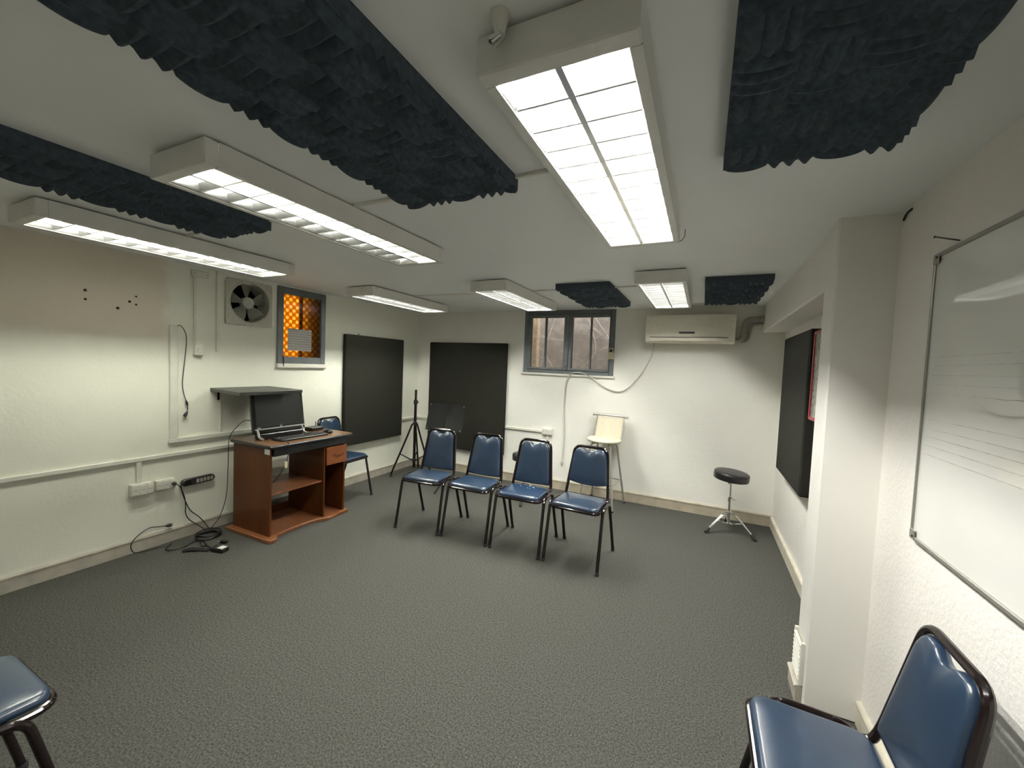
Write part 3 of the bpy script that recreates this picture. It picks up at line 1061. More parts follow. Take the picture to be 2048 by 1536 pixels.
outlet((xw, 1.430, .425), (XL + .050, 1.563, .518), 1, 3, 'white outlet box below the drop from the long trunking', 'x')
outlet((xw, 1.582, .428), (XL + .045, 1.703, .512), 1, 3, 'white outlet box with a black plug in it, beside the power strip', 'x')
outlet((-1.766, YB - .040, .656), (-1.640, YB - .0005, .738), 1, 3, 'white outlet box at the end of the trunking on the back wall', 'y')

# black power strip with its lead
ps = thing('power_strip', 'black power strip mounted on the left wall beside the desk', 'power strip', (XL, 1.87, .44))
prof = rrect(-.120, .120, -.0275, .0275, .026)
Tps = Matrix.Translation((xw, 1.872, .447)) @ Matrix.Rotation(math.radians(1), 4, 'X') @ Matrix(((0, 0, 1, 0), (1, 0, 0, 0), (0, 1, 0, 0), (0, 0, 0, 1)))
MB().prism(prof, 0, .034, .005, T=Tps).build('body', 'black_plastic', ps, world=True)
for k in range(5):
    MB().prism(rrect(-.018 + .026 * k - .002, -.018 + .026 * k + .018, -.016, .016, .004, 3), .034, .0352, T=Tps).build('socket', 'pipe', ps, world=True)
MB().prism(rrect(-.105, -.060, -.014, .014, .005, 3), .034, .038, .001, T=Tps).build('switch', 'black_gloss', ps, world=True)


def cord(name, label, pts, r, mat='cord_black', cat='cord', plugs=(), group=None, n=10):
    t = thing(name, label, cat, pts[-1], group=group)
    MB().tube(spline(pts, n), r, 7).build('cable', mat, t, world=True)
    for (p, d, ln, rr, pm) in plugs:
        p, d = Vector(p), Vector(d).normalized()
        o = MB().tube([p - d * ln * .5, p - d * ln * .3, p, p + d * ln * .35, p + d * ln * .5], [rr * .45, rr * .7, rr, rr * 1.05, rr * .9], 10).build('plug', pm, t, world=True)
        side = d.cross(Vector((1, 0, .2))).normalized() * rr * .5
        for s in (-1, 1):
            MB().tube([p + d * ln * .48 + side * s, p + d * (ln * .5 + .014) + side * s], .0018, 6).build('pin', 'chrome', o, world=True)
    return t


xc = XL + .012
cord('power_strip_lead', 'black lead from the power strip down to the coil on the floor',
     [(xc + .004, 1.750, .432), (xc + .010, 1.758, .37), (xc + .010, 1.782, .29), (xc + .012, 1.815, .21), (xc + .020, 1.872, .14), (xc + .035, 1.915, .07), (xc + .07, 1.93, .014)], .0038)
cord('outlet_lead', 'black lead plugged into the outlet box beside the power strip',
     [(XL + .078, 1.690, .468), (XL + .090, 1.712, .440), (XL + .055, 1.757, .345), (XL + .035, 1.775, .27), (XL + .035, 1.776, .20), (XL + .040, 1.80, .14), (XL + .055, 1.86, .075), (XL + .080, 1.91, .014)], .0038,
     plugs=[((XL + .066, 1.688, .469), (-1, 0, 0), .034, .013, 'black_plastic')])
cord('loose_lead', 'black lead with a loose plug leaning on the wall above the baseboard',
     [(-3.66, 1.62, .006), (-3.685, 1.50, .006), (-3.695, 1.450, .012), (-3.700, 1.432, .050), (-3.702, 1.442, .095), (-3.704, 1.484, .135), (-3.706, 1.545, .160), (-3.706, 1.60, .150), (-3.706, 1.640, .142)], .0035,
     plugs=[((-3.708, 1.664, .138), (.0, 1, -.1), .040, .013, 'black_plastic')])
cord('hanging_lead', 'black lead with an inline connector hanging from the top of the broad trunking',
     [(XL + .014, 1.722, 1.701), (XL + .030, 1.745, 1.698), (XL + .030, 1.775, 1.640), (XL + .022, 1.782, 1.55), (XL + .016, 1.770, 1.38), (XL + .016, 1.760, 1.25), (XL + .016, 1.770, 1.165), (XL + .016, 1.788, 1.10), (XL + .016, 1.797, 1.045), (XL + .016, 1.786, 1.015)], .0030,
     plugs=[((XL + .018, 1.788, 1.095), (0, .25, -1), .038, .0085, 'black_plastic'), ((XL + .020, 1.782, 1.003), (0, -.5, -1), .044, .012, 'black_plastic')])

for i, (yy, zz, rr) in enumerate(((1.213, 1.881, .0085), (1.213, 1.822, .008), (1.377, 1.786, .010), (1.442, 1.842, .009), (1.479, 1.884, .007), (1.479, 1.826, .007))):
    o = MB().lathe([(rr * .6, 0), (rr, .0008), (rr * .8, .0015), (rr * .3, .0016)], 10, T=Matrix.Translation((XL + .0002, yy, zz)) @ Matrix.Rotation(math.radians(90), 4, 'Y')).build('wall_plug', 'hole')
    tag(o, 'dark old wall plug, ' + ('upper of an upright pair', 'lower of an upright pair', 'lowest of a cluster of four', 'between lowest and topmost of four', 'topmost of a cluster of four', 'just below the topmost of four')[i] + ' on the beige wall patch', 'wall plug', 'old wall plugs on the left wall')

# black wall shelf
sh = thing('wall_shelf', 'black wall shelf above the monitor', 'shelf', (XL, 2.2, 1.19))
MB().prism([(XL + .0006, 1.966), (XL + .560, 1.876), (XL + .530, 2.43), (XL + .0006, 2.478)], 1.178, 1.206, .003).build('board', 'black_shelf', sh, world=True)
for yy in (2.03, 2.40):
    MB().box((XL + .0006, yy - .008, 1.10), (XL + .006, yy + .008, 1.1775), .001).box((XL + .0006, yy - .008, 1.170), (XL + .30, yy + .008, 1.1775), .001).build('bracket', 'black_tube', sh, world=True)

# ================================================================== BACK WALL FITTINGS
ac = thing('air_conditioner', 'ivory split air conditioner on the back wall', 'air conditioner', (-.16, YB, 1.80))
ax0, ax1 = -.578, .262
prof = [(0, 1.803), (.150, 1.803), (.178, 1.815), (.190, 1.850), (.194, 1.95), (.190, 2.06), (.176, 2.088), (.150, 2.100), (0, 2.100)]
b = MB()
b.rings([[(xx, YB - .0005 - d, z) for d, z in prof] for xx in (ax0, ax0 + .004, ax1 - .004, ax1)])
b.build('body', 'ac', ac, smooth=30, world=True)
MB().box((ax0 + .045, YB - .1935, 1.8555), (ax1 - .060, YB - .180, 1.8615)).build('outlet_slot', 'ac_dark', ac, world=True)
MB().box((ax0 + .046, YB - .190, 1.818), (ax1 - .061, YB - .182, 1.854), .004).build('flap', 'ac', ac, world=True)
MB().prism(rrect(-.075, .075, -.010, .010, .0095), 0, .004, .001, T=Matrix.Translation((-.175, YB - .192, 1.905)) @ Matrix.Rotation(math.radians(90), 4, 'X')).build('badge', 'ac_dark', ac, world=True)
MB().tube(spline([(-.300, YB - .186, 2.078), (-.20, YB - .186, 2.070), (-.06, YB - .186, 2.076)]), .005, 6).build('grip', 'ac', ac, world=True)
pp = thing('coolant_pipe', 'grey insulated pipe bending from the air conditioner up to the beam', 'pipe', (.30, YB - .05, 1.83))
MB().tube(fillet([(.2625, YB - .055, 1.838), (.335, YB - .052, 1.838), (.355, YB - .050, 2.045), (.5095, YB - .050, 2.058)], .05), .026, 12).build('insulation', 'pipe', pp, world=True)
MB().tube(fillet([(.2625, YB - .030, 1.825), (.385, YB - .030, 1.830), (.405, YB - .024, 2.000), (.5095, YB - .024, 2.012)], .05), .012, 10).build('drain_pipe', 'pipe', pp, world=True)
yc = YB - .018
cord('ac_power_cord', 'white power cord looping from the air conditioner over the window sill, plug hanging',
     [(-.500, yc - .02, 1.804), (-.508, yc, 1.75), (-.530, yc, 1.650), (-.612, yc, 1.476), (-.737, yc, 1.320), (-.855, yc, 1.250), (-1.017, yc, 1.286), (-1.168, yc, 1.380), (-1.273, yc - .012, 1.434), (-1.383, yc - .014, 1.440), (-1.455, yc - .008, 1.398), (-1.494, yc - .004, 1.287), (-1.498, yc, .983), (-1.480, yc, .741), (-1.485, yc, .464), (-1.492, yc, .385)], .0065, mat='cord_white',
     plugs=[((-1.494, yc, .352), (-.05, 0, -1), .060, .015, 'cord_white')])
rm = thing('remote_control', 'beige remote control in a holder on the casement window frame', 'remote', (-.966, YB - .02, 1.61))
MB().box((-1.000, yw - .026, 1.613), (-.934, yw - .0005, 1.690), .004).build('holder', 'remote', rm, world=True)
MB().box((-.991, yw - .020, 1.6905), (-.943, yw - .004, 1.742), .004).build('body', 'remote', rm, world=True)
MB().lathe([(.016, 0), (.012, .003)], 16, T=Matrix.Translation((-.967, yw - .020, 1.712)) @ Matrix.Rotation(math.radians(90), 4, 'X')).build('button_pad', 'black_plastic', rm, world=True)


# ================================================================== CHAIRS
def make_chair(label, broad=False, worn=False):
    """stacking chair, front towards -Y, origin on the floor in the middle of its feet"""
    t = thing('stacking_chair', label, 'chair', group='blue vinyl stacking chairs')
    r = .0122
    zs = .432
    # one loop of tube: round the seat, then up and over the back
    seat_path = fillet([(-.175, .121, zs + .035), (-.177, .108, zs), (-.190, -.208, zs), (.190, -.208, zs), (.177, .108, zs), (.175, .121, zs + .035)], [0, .03, .055, .055, .03, 0])
    MB().tube(seat_path, r, 10).build('seat_frame', 'black_tube', t)
    back_path = fillet([(-.175, .121, zs + .035), (-.173, .130, .500), (-.137, .192, .845), (.137, .192, .845), (.173, .130, .500), (.175, .121, zs + .035)], [0, .03, .058, .058, .03, 0])
    MB().tube(back_path, r, 10).build('back_frame', 'black_tube', t)
    for s in (-1, 1):
        pth = fillet([(s * .212, -.235, .012), (s * .209, -.140, .447), (s * .203, .075, .440), (s * .212, .235, .012)], .055, 7)
        h = len(pth) // 2
        for seg_, ft in ((pth[:h + 1], pth[0]), (pth[h:], pth[-1])):
            lg = MB().tube(seg_, r, 10).build('leg', 'black_tube', t)
            MB().lathe([(.014, 0), (.0152, .004), (.0152, .020), (.013, .024)], 12, T=Matrix.Translation((ft[0], ft[1], 0))).build('foot_cap', 'rubber', lg)
    for yy in (-.11, .05):
        MB().tube([(-.206, yy, .428), (.206, yy, .428)], .008, 8).build('cross_bar', 'black_tube', t)
    # seat pad
    ol = []
    for (px, py) in rrect(-1, 1, -1, 1, .26, 6):
        y = -.052 + py * .152
        wdt = .180 + (.166 - .180) * (py + 1) / 2 + (.006 if broad else 0)
        y -= .010 * (1 - px * px) * (1 if py < 0 else -.4)
        ol.append((px * wdt, y))
    MB().cushion(ol, .030, .008, lambda u, v, w: (u, v, .4385 + w), soft=.11).build('seat', 'vinyl_worn' if worn else 'vinyl', t, smooth=60)
    # back pad with a shallow dip in the middle of its top edge
    ex = .010 if broad else 0
    zb_ = .555 if broad else .478
    hw = lambda z: .173 - .036 * (z - .5) / .345 - .0125 + ex
    n = 20
    top = []
    for k in range(n + 1):
        u = 1 - 2 * k / n
        a = abs(u)
        zt = .830 - .038 * (max(0, a - .70) / .30) ** 2.2 - .020 * max(0, 1 - (a / .40) ** 2) ** 1.4
        top.append((u * (hw(.79) - .004), zt))
    right = [(hw(zb_) - .006, zb_), (hw(zb_ + .02), zb_ + .02)] + [(hw(z), z) for z in (.62, .68, .73, .765)]
    bot = [((-1 + 2 * k / 8) * (hw(zb_) - .006), zb_ - (.020 if broad else .004) * (1 - (1 - k / 4) ** 2)) for k in range(1, 8)]
    ol = right + top + [(-a, b_) for a, b_ in right[::-1]] + bot

    def bm_(u, v, w):
        y = .130 + (v - .5) * (.192 - .130) / .345
        return (u, y + .010 - w, v + w * .18)
    MB().cushion(ol, .030, .010, bm_, soft=.10).build('backrest', 'vinyl', t, smooth=60)
    return t


ch1 = make_chair('blue vinyl chair at the row end beside the tripod stand')
ch1.location = (-2.236, 3.045, 0)
ch1.rotation_euler.z = math.radians(6.3)


def chair_copy(label, loc, deg):
    c = copy_tree(ch1)
    c['label'] = label
    c.location = loc
    c.rotation_euler.z = math.radians(deg)
    return c


chair_copy('blue vinyl chair second from the tripod stand in the row', (-1.764, 3.093, 0), 2.4)
ch3 = make_chair('blue vinyl chair in the row with pale scuffs on its seat', worn=True)
ch3.location = (-1.294, 3.106, 0)
ch3.rotation_euler.z = math.radians(1.6)
random.seed(11)
for k in range(6):
    a = random.uniform(0, 3)
    px, py, ln = random.uniform(-.06, .07), random.uniform(.02, .11), random.uniform(.006, .022)
    MB().tube([(px, py - .06, .4745), (px + ln * math.cos(a), py - .06 + ln * math.sin(a), .4745)], .0022, 6).build('scuff', 'white_label', ch3)
ch4 = make_chair('blue vinyl chair with the broad rounded backrest in front of the bar stool', broad=True)
ch4.location = (-.814, 3.106, 0)
ch4.rotation_euler.z = math.radians(-2.5)
chair_copy('blue vinyl chair with its back to the left wall beyond the desk', (-3.465, 3.105, 0), 94)
chair_copy('blue vinyl chair with its back against the wall below the whiteboard', (.402, 1.328, 0), -90)
chair_copy('lone blue vinyl chair out on the carpet, turned towards the row', (-1.885, .275, 0), 180)


# ================================================================== DESK
dk = thing('computer_desk', 'small red-brown computer desk with black edged top', 'desk', (-3.33, 2.45, 0))
sy0, sy1, dx0, dx1 = 2.066, 2.084, -3.575, -3.092
MB().box((dx0, sy0, .030), (dx1, sy1, .752), .002).build('side_panel', 'desk_side', dk, world=True)
MB().box((dx0, 2.800, .030), (dx1, 2.818, .752), .002).build('side_panel', 'desk_side', dk, world=True)
MB().box((dx0, 2.576, .030), (dx1, 2.592, .680), .002).build('divider', 'desk_side', dk, world=True)
MB().box((dx0, 2.592, .030), (dx0 + .012, 2.800, .752)).build('back_panel', 'desk_side', dk, world=True)
MB().box((dx0, 2.084, .560), (dx0 + .012, 2.576, .752)).build('modesty_panel', 'desk_side', dk, world=True)
MB().box((dx0, 2.084, .355), (dx1 + -.02, 2.576, .371), .002).build('shelf', 'desk_base', dk, world=True)
MB().box((dx0, 2.084, .030), (dx0 + .012, 2.576, .10)).build('kick_board', 'desk_side', dk, world=True)
# wavy base board
ol = [(dx0 - .03, 2.020), (-3.050, 2.020), (-3.028, 2.030), (-3.020, 2.052), (-3.024, 2.085), (-3.045, 2.105), (-3.085, 2.125), (-3.105, 2.20), (-3.112, 2.30), (-3.112, 2.40), (-3.105, 2.47),
      (-3.085, 2.53), (-3.060, 2.57), (-3.045, 2.61), (-3.050, 2.66), (-3.060, 2.75), (-3.062, 2.83), (-3.075, 2.848), (dx0 - .03, 2.848)]
MB().prism(ol, 0, .0295, .004).build('base_board', 'desk_base', dk, world=True)
# top with black edging
ol = rrect(-3.590, -3.040, 2.036, 2.872, .030)
MB().prism(ol, .7525, .776, .006).build('top_edging', 'black_plastic', dk, world=True)
MB().prism(inset(ol, .008), .7762, .780, .001).build('top_board', 'desk_top', dk, world=True)
# keyboard tray (black front), drawer with a curved pull
MB().box((dx0 + .06, 2.0845, .684), (-3.078, 2.7995, .700), .002).build('keyboard_tray', 'black_shelf', dk, world=True)
MB().box((-3.085, 2.0845, .684), (-3.070, 2.7995, .751), .003).build('tray_front', 'black_plastic', dk, world=True)
dr = MB().box((-3.094, 2.5955, .505), (-3.078, 2.826, .672), .003).build('drawer', 'drawer_front', dk, world=True)
MB().tube(spline([(-3.078, 2.670, .596), (-3.062, 2.690, .590), (-3.058, 2.725, .588), (-3.062, 2.760, .592), (-3.078, 2.780, .600)]), .0055, 8).build('drawer_pull', 'desk_side', dr, world=True)
MB().box((-3.5, 2.600, .515), (-3.0945, 2.795, .66)).build('drawer_box', 'desk_side', dk, world=True)
MB().prism([(-3.16, .700), (-3.095, .700), (-3.095, .742), (-3.16, .742)], 0, .0015, T=Matrix.Translation((0, 2.066, 0)) @ Matrix.Rotation(math.radians(90), 4, 'X')).build('hinge_plate', 'silver', dk, world=True)

ZT = .7802
mo = thing('monitor', 'black widescreen computer with a silver strip, standing on the desk', 'monitor', (-3.37, 2.35, ZT), math.radians(-1))
Tm = Matrix.Translation((0, 0, .048)) @ Matrix.Rotation(math.radians(-9), 4, 'Y')


def mbox(lo, hi, bv, nm, mt, par=mo):
    return MB().box(lo, hi, bv, T=Tm).build(nm, mt, par)


body = mbox((-.035, -.240, 0), (0, .240, .352), .008, 'body', 'black_gloss')
mbox((.0001, -.212, .052), (.0018, .212, .334), .0005, 'screen', 'screen', body)
mbox((0, -.228, .030), (.004, .232, .041), .002, 'silver_strip', 'silver', body)
MB().prism(rrect(-.030, .030, -.008, .008, .003, 3), 0, .001, T=Tm @ Matrix.Translation((.0002, .005, .342)) @ Matrix(((0, 0, 1, 0), (1, 0, 0, 0), (0, 1, 0, 0), (0, 0, 0, 1)))).build('sticker', 'white_label', body)
MB().prism(rrect(-.016, .016, -.006, .006, .002, 3), 0, .001, T=Tm @ Matrix.Translation((.0002, -.192, .050)) @ Matrix(((0, 0, 1, 0), (1, 0, 0, 0), (0, 1, 0, 0), (0, 0, 0, 1)))).build('sticker', 'white_label', body)
AX = Matrix(((0, 0, 1, 0), (1, 0, 0, 0), (0, 1, 0, 0), (0, 0, 0, 1)))
lg = MB().lathe([(.0135, 0), (.0125, .001)], 20, T=Tm @ Matrix.Translation((.0008, .005, .055)) @ AX).build('logo', 'silver', body)
fc = bpy.data.curves.new('logo_letters', 'FONT')
fc.body = 'hp'
fc.size = .020
fc.align_x = 'CENTER'
fc.align_y = 'CENTER'
fc.shear = .25
tmp = bpy.data.objects.new('tmp_text', fc)
COL.objects.link(tmp)
dg = bpy.context.evaluated_depsgraph_get()
me = bpy.data.meshes.new_from_object(tmp.evaluated_get(dg))
bpy.data.objects.remove(tmp, do_unlink=True)
me.transform(Tm @ Matrix.Translation((.0021, .005, .055)) @ AX)
me.materials.clear()
me.materials.append(M['black_plastic'])
lo_ = bpy.data.objects.new('logo_letters', me)
COL.objects.link(lo_)
lo_.parent = body
for s in (-1, 1):
    MB().tube(spline([(-.02, s * .205, .090), (.004, s * .205, .055), (.020, s * .205, .026), (.048, s * .205, .0125), (.075, s * .205, .0105)]), [.010] * 20 + [.012] * 9 + [.010] * 4, 10).build('stand_foot', 'silver', mo)
MB().box((-.055, -.200, .0005), (.028, .200, .047), .006).build('base', 'black_plastic', mo)
MB().tube([(-.03, 0, .20), (-.12, 0, .012)], .012, 8).build('rear_strut', 'black_plastic', mo)

kb = thing('keyboard', 'black keyboard on the desk in front of the monitor', 'keyboard', (-3.205, 2.425, ZT), math.radians(-2))
MB().prism(rrect(-.075, .075, -.225, .225, .010, 3), 0, .016, .003).build('base', 'black_plastic', kb)
for rrow in range(5):
    for c in range(15):
        if rrow == 0 and 4 <= c <= 8:
            if c == 4:
                o = MB().box((.046 - .0, -.225 + .012 + 4 * .0285, .016), (.064, -.225 + .012 + 9 * .0285 - .003, .020), .002).build('key', 'rubber', kb)
            continue
        x = .046 - rrow * .0265
        y = -.225 + .012 + c * .0285
        if rrow == 0 and c == 0:
            k0 = MB().box((0, 0, 0), (.021, .0245, .004), .002).build('key', 'rubber', kb)
            o = k0
        else:
            o = k0.copy()
            COL.objects.link(o)
            o.parent = kb
        o.location = (x - .002, y, .016)
ms = thing('computer_mouse', 'glossy black computer mouse beside the keyboard', 'mouse', (-3.215, 2.712, ZT), math.radians(10))
rg = []
for s, z in ((.86, 0), (1, .006), (1, .012), (.90, .022), (.66, .030), (.32, .034), (.05, .035)):
    rg.append([(.052 * s * math.cos(2 * math.pi * k / 20), .030 * s * math.sin(2 * math.pi * k / 20) * (1 + .12 * math.cos(2 * math.pi * k / 20)), z) for k in range(20)])
MB().rings(rg).build('shell', 'black_gloss', ms, smooth=60)
MB().tube([(.030, -.003, .0275), (.034, 0, .0290), (.030, .003, .0275)], .004, 8).build('scroll_wheel', 'rubber', ms)
rt_ = thing('router', 'small dark brown box at the back of the desk beside the monitor', 'router', (-3.44, 2.74, ZT), math.radians(4))
MB().box((-.05, -.065, 0), (.05, .075, .034), .004).build('case', 'black_plastic', rt_)
MB().tube([(-.04, .06, .03), (-.045, .062, .075)], .004, 8).build('aerial', 'black_plastic', rt_)
cord('usb_cable', 'pale-tipped cable hanging over the front edge of the desk',
     [(-3.12, 2.22, .797), (-3.075, 2.200, .788), (-3.030, 2.180, .784), (-3.022, 2.178, .745), (-3.030, 2.170, .66), (-3.035, 2.150, .60), (-3.10, 2.13, .50), (-3.25, 2.15, .40), (-3.32, 2.17, .376)], .003)
us = MB().box((-3.040, 2.148, .585), (-3.026, 2.170, .640), .003)
tag(us.build('cable_connector', 'remote'), 'pale plastic connector on the cable hanging before the desk', 'connector')
cord('monitor_lead', 'thin lead from the monitor down behind the desk',
     [(-3.44, 2.16, .93), (-3.50, 2.11, .935), (-3.56, 2.075, .87), (-3.600, 2.045, .775), (-3.605, 2.040, .55), (-3.615, 2.035, .30), (-3.64, 2.00, .12), (-3.67, 1.95, .03)], .003)
cord('thick_cable', 'thick black cable looping on the floor behind the desk',
     [(-3.640, 2.20, .010), (-3.645, 2.32, .05), (-3.650, 2.42, .20), (-3.650, 2.48, .25), (-3.655, 2.56, .22), (-3.660, 2.70, .20), (-3.660, 2.75, .10), (-3.65, 2.76, .010)], .009)

# ------------------------------------------------------------------ leads and adapter on the floor
cl = thing('cable_coil', 'coil of black cable on the carpet below the power strip', 'cable', (-3.57, 1.875, 0))
pts = []
for k in range(4 * 24 + 1):
    a = 2 * math.pi * k / 24
    rr = .070 + .010 * math.sin(a * .37)
    pts.append((rr * math.cos(a), rr * 1.1 * math.sin(a), .006 + .009 * k / 24 + .003 * math.sin(3 * a)))
MB().tube(pts, .0055, 6).build('cable', 'cord_black', cl)
ad = thing('power_adapter', 'black power adapter with a white label lying on the carpet by the desk', 'adapter', (-3.235, 1.775, 0), math.radians(12))
adb = MB().box((-.058, -.032, 0), (.058, .032, .034), .006).build('case', 'black_plastic', ad)
MB().box((.0, -.024, .0341), (.050, .024, .0346)).build('label', 'white_label', adb, smooth=0)
MB().tube(spline([(-.058, 0, .017), (-.09, .005, .012), (-.14, .03, .006), (-.20, .02, .006), (-.26, .06, .006)]), .004, 6).build('lead', 'cord_black', ad)
pg = thing('mains_plug', 'black mains plug with metal pins beside the power adapter', 'plug', (-3.345, 1.865, 0), math.radians(200))
MB().tube([(-.03, 0, .016), (-.01, 0, .017), (.018, 0, .017), (.024, 0, .017)], [.008, .014, .016, .013], 12).build('body', 'black_plastic', pg)
for s in (-1, 1):
    MB().tube([(.024, s * .008, .017), (.042, s * .008, .017)], .0024, 6).build('pin', 'chrome', pg)
bn = thing('cable_bundle', 'tied bundle of black cable on the carpet beside the adapter', 'cable', (-3.375, 1.69, 0), math.radians(35))
for k in range(5):
    o = (-.010 + .005 * k)
    MB().tube(spline([(-.085, o * 1.6, .010 + .004 * (k % 2)), (-.03, o, .010 + .006 * ((k + 1) % 3)), (.03, o * .7, .012 + .005 * (k % 3)), (.085, o * 1.7, .010)]), .0058, 6).build('strand', 'cord_black', bn)
MB().tube([(.002, .018 * math.cos(a), .014 + .014 * math.sin(a)) for a in [2 * math.pi * k / 14 for k in range(14)]], .003, 6, closed=True).build('tie', 'rubber', bn)
cord('floor_lead', 'flat black lead trailing along the carpet below the baseboard',
     [(-3.66, 1.66, .006), (-3.60, 1.60, .006), (-3.54, 1.60, .006), (-3.52, 1.68, .006), (-3.55, 1.76, .006), (-3.50, 1.80, .006), (-3.42, 1.78, .006)], .0042)

# ================================================================== STANDS AND STOOLS
ts = thing('speaker_stand', 'black tripod speaker stand in the corner between the charcoal panels', 'stand', (-3.405, 4.25, 0))
MB().tube([(0, 0, .09), (0, 0, .985)], .0185, 14).build('lower_pole', 'black_tube', ts)
MB().tube([(0, 0, .97), (0, 0, 1.125)], .0150, 14).build('upper_pole', 'black_tube', ts)
cp = MB().lathe([(.020, .93), (.026, .935), (.026, .985), (.020, .990)], 16).build('collar', 'black_plastic', ts)
MB().tube([(.022, -.010, .965), (.055, -.022, .965), (.058, -.023, .965)], [.004, .005, .010], 8).build('clamp_knob', 'black_plastic', cp)
MB().lathe([(.022, .655), (.034, .660), (.034, .690), (.022, .696)], 16).build('hub', 'black_plastic', ts)
MB().lathe([(.021, .170), (.030, .174), (.030, .200), (.021, .204)], 16).build('sliding_collar', 'black_plastic', ts)
for a in (-123, -3, 117):
    c, s = math.cos(math.radians(a)), math.sin(math.radians(a))
    Lg = MB().tube([(c * .036, s * .036, .672), (c * .100, s * .100, .510), (c * .305, s * .305, .018)], .0125, 10).build('leg', 'black_tube', ts)
    MB().tube([(c * .298, s * .298, .034), (c * .306, s * .306, .013), (c * .318, s * .318, .012)], [.015, .016, .012], 10).build('foot_cap', 'rubber', Lg)
    MB().tube([(c * .028, s * .028, .188), (c * .195, s * .195, .290)], .007, 8).build('brace', 'black_tube', ts)

mu = thing('music_stand', 'black music stand with a folding desk in front of the wide charcoal panel', 'stand', (-2.685, 3.93, 0), math.radians(3))
Td = Matrix.Translation((0, -.02, .855)) @ Matrix.Rotation(math.radians(-16), 4, 'X')
for s in (-1, 1):
    lf = MB().prism(rrect(min(s * .003, s * .243), max(s * .003, s * .243), -.158, .158, .012, 3), -.0015, .0015, .0008, T=Td @ Matrix.Rotation(math.radians(90), 4, 'X') @ Matrix.Rotation(math.radians(-4 * s), 4, 'Y')).build('desk_leaf', 'black_gloss', mu)
    for zz in (-.14, .14):
        MB().lathe([(.007, 0), (.005, .003)], 12, T=Td @ Matrix.Rotation(math.radians(90), 4, 'X') @ Matrix.Rotation(math.radians(-4 * s), 4, 'Y') @ Matrix.Translation((s * .222, zz, .0015))).build('rivet', 'chrome', lf)
MB().tube([(0, -.004, -.155), (0, -.004, .155)], .003, 8, T=Td).build('hinge', 'black_tube', mu)
MB().box((-.243, -.045, -.165), (.243, .002, -.161), .001, T=Td).build('ledge', 'black_gloss', mu)
MB().tube([(0, .02, .82), (0, .02, .10)], .011, 10).build('post', 'chrome', mu)
MB().tube([(0, .02, .84), (0, .0, .86)], .012, 10).build('tilt_joint', 'black_plastic', mu)
MB().lathe([(.018, .10), (.022, .105), (.022, .135), (.016, .14)], 14, T=Matrix.Translation((0, .02, 0))).build('hub', 'black_plastic', mu)
for a in (-90, 30, 150):
    c, s = math.cos(math.radians(a)), math.sin(math.radians(a))
    MB().tube([(c * .015, .02 + s * .015, .118), (c * .10, .02 + s * .10, .085), (c * .24, .02 + s * .24, .011)], .0085, 8).build('leg', 'black_tube', mu)


def drum_stool(label, loc, rz, hseat, tilt=(0, 0)):
    t = thing('drum_stool', label, 'stool', loc, rz, 'black padded drum stools')
    R = .152
    Ts = Matrix.Translation((0, 0, hseat)) @ Euler((tilt[0], tilt[1], 0)).to_matrix().to_4x4()
    pf = [(R * .90, -.072), (R * .985, -.068), (R, -.058), (R, -.018), (R * .985, -.007), (R * .93, 0), (R * .70, .004), (R * .35, .006), (.004, .0065)]
    MB().lathe(pf, 40, T=Ts).build('seat', 'black_plastic', t, smooth=50)
    MB().lathe([(.014, -.115), (.026, -.112), (.026, -.0725), (.06, -.0722)], 18, T=Ts).build('seat_clamp', 'chrome', t)
    MB().tube([(0, 0, .24), (0, 0, hseat - .08)], .0095, 12).build('inner_post', 'chrome', t)
    MB().tube([(0, 0, .075), (0, 0, .30)], .0145, 14).build('outer_post', 'chrome', t)
    cl_ = MB().lathe([(.016, .290), (.021, .293), (.021, .330), (.015, .334)], 16).build('height_collar', 'chrome', t)
    MB().tube([(.02, -.012, .318), (.042, -.024, .318)], .004, 8).build('wing_screw', 'chrome', cl_)
    MB().tube([(.030, -.030, .318), (.052, -.018, .318)], .0035, 8).build('wing', 'chrome', cl_)
    MB().lathe([(.016, .170), (.024, .173), (.024, .196), (.016, .20)], 16).build('leg_hub', 'chrome', t)
    MB().lathe([(.016, .066), (.022, .069), (.022, .088), (.016, .091)], 16).build('brace_hub', 'chrome', t)
    for a in (-142, -32, 92):
        c, s = math.cos(math.radians(a)), math.sin(math.radians(a))
        px, py = -s * .008, c * .008
        lg_ = None
        for k in (-1, 1):
            o = MB().tube(fillet([(c * .022 + px * k, s * .022 + py * k, .186), (c * .070 + px * k, s * .070 + py * k, .168), (c * .222 + px * k * .5, s * .222 + py * k * .5, .040)], .02, 4), .0055, 8)
            o = o.build('leg_strip', 'chrome', t if lg_ is None else lg_) if lg_ else o.build('leg', 'chrome', t)
            if lg_ is None:
                lg_ = o
        MB().tube([(c * .208, s * .208, .050), (c * .228, s * .228, .026), (c * .248, s * .248, .0135), (c * .256, s * .256, .0125)], [.012, .015, .0135, .010], 10).build('foot_cap', 'rubber', lg_)
        for k in (-1, 1):
            MB().tube([(c * .018 + px * k, s * .018 + py * k, .078), (c * .125 + px * k, s * .125 + py * k, .118)], .004, 8).build('brace', 'chrome', t)
    return t


drum_stool('black round drum stool on a chrome tripod in the corner by the right wall', (.300, 4.315, 0), 0, .575, (math.radians(2), math.radians(4)))
drum_stool('black round drum stool half hidden behind the scuffed chair', (-1.730, 4.10, 0), math.radians(66), .522)

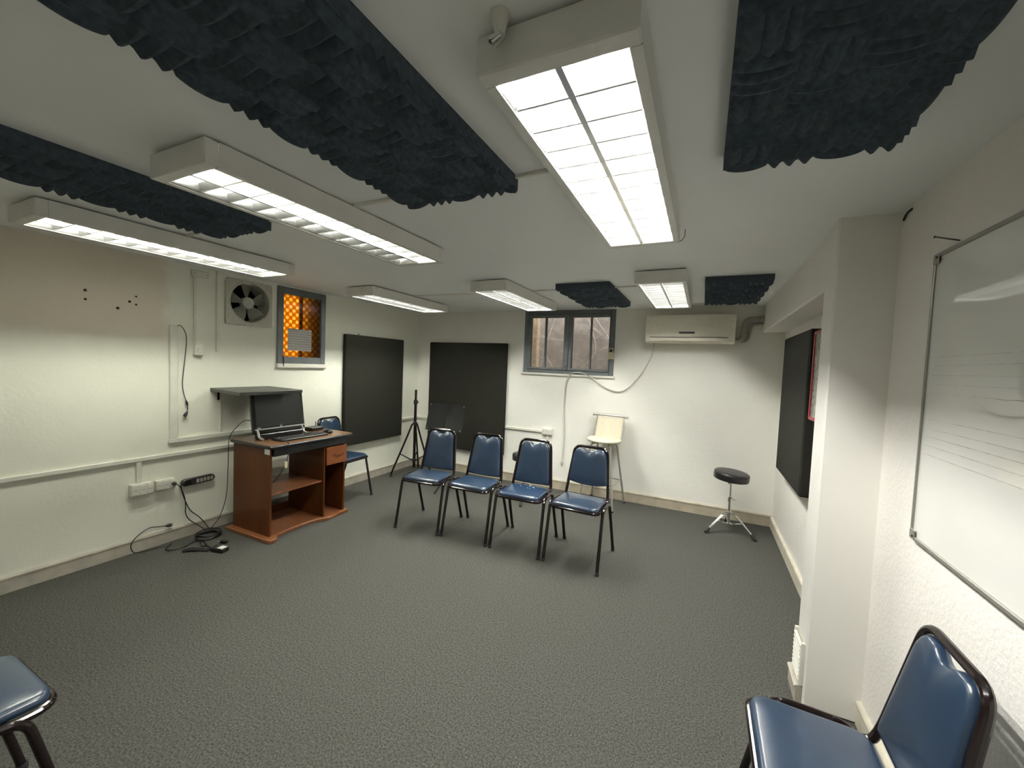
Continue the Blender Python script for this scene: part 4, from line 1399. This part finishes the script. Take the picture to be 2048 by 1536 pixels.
bs = thing('bar_stool', 'tall cream bar stool with grey steel legs and a back bar', 'stool', (-.945, 4.44, 0), math.radians(-8))
hs = .735
pf = [(.16, -.034), (.182, -.030), (.190, -.018), (.188, -.006), (.175, .002), (.12, .006), (.05, .007), (.004, .007)]
Tst = Matrix.Translation((0, 0, hs))
MB().lathe(pf, 36, T=Tst).build('seat', 'cream_pad', bs, smooth=50)
leg_top, leg_bot, zt = .085, .195, hs - .036
for sx in (-1, 1):
    for sy in (-1, 1):
        pth = fillet([(sx * .03, sy * .03, zt - .010), (sx * leg_top * 1.25, sy * leg_top * 1.25, zt - .012), (sx * leg_bot, sy * leg_bot, .010)], .05, 6)
        o = MB().tube(pth, .0115, 10).build('leg', 'grey_steel', bs)
        MB().lathe([(.012, 0), (.0135, .003), (.0135, .016), (.012, .018)], 12, T=Matrix.Translation((sx * leg_bot, sy * leg_bot, 0))).build('foot_cap', 'rubber', o)
zr = .265
rp = .195 - (.195 - .106) * (zr / .69)
ring = [(rp * s1, rp * s2, zr) for s1, s2 in ((-1, -1), (1, -1), (1, 1), (-1, 1))]
MB().tube(fillet([(a * 1.0, b_ * 1.0, c_) for a, b_, c_ in ring], .06, 6, closed=True), .008, 10, closed=True).build('foot_rest', 'grey_steel', bs)
for s in (-1, 1):
    MB().tube([(s * .165, .085, hs - .03), (s * .163, .105, hs + .05), (s * .155, .165, hs + .235)], .0095, 10).build('back_upright', 'grey_steel', bs)
bar = spline([(-.205, .150, hs + .238), (-.10, .172, hs + .240), (0, .178, hs + .240), (.10, .172, hs + .240), (.205, .150, hs + .238)])
MB().tube(bar, .0145, 12).build('back_bar', 'grey_steel', bs)
rows = []
for k in range(7):
    a = k / 6
    v0 = .205 * a
    w_ = .150
    yb = .110 + .055 * a
    row = [(-w_ + 2 * w_ * j / 8, yb + .022 * (1 - ((j - 4) / 4) ** 2), hs + .004 + v0) for j in range(9)]
    row += [(p[0], p[1] + .012, p[2]) for p in row[::-1]]
    rows.append(row)
MB().rings(rows).build('back_pad', 'cream_pad', bs, smooth=50)
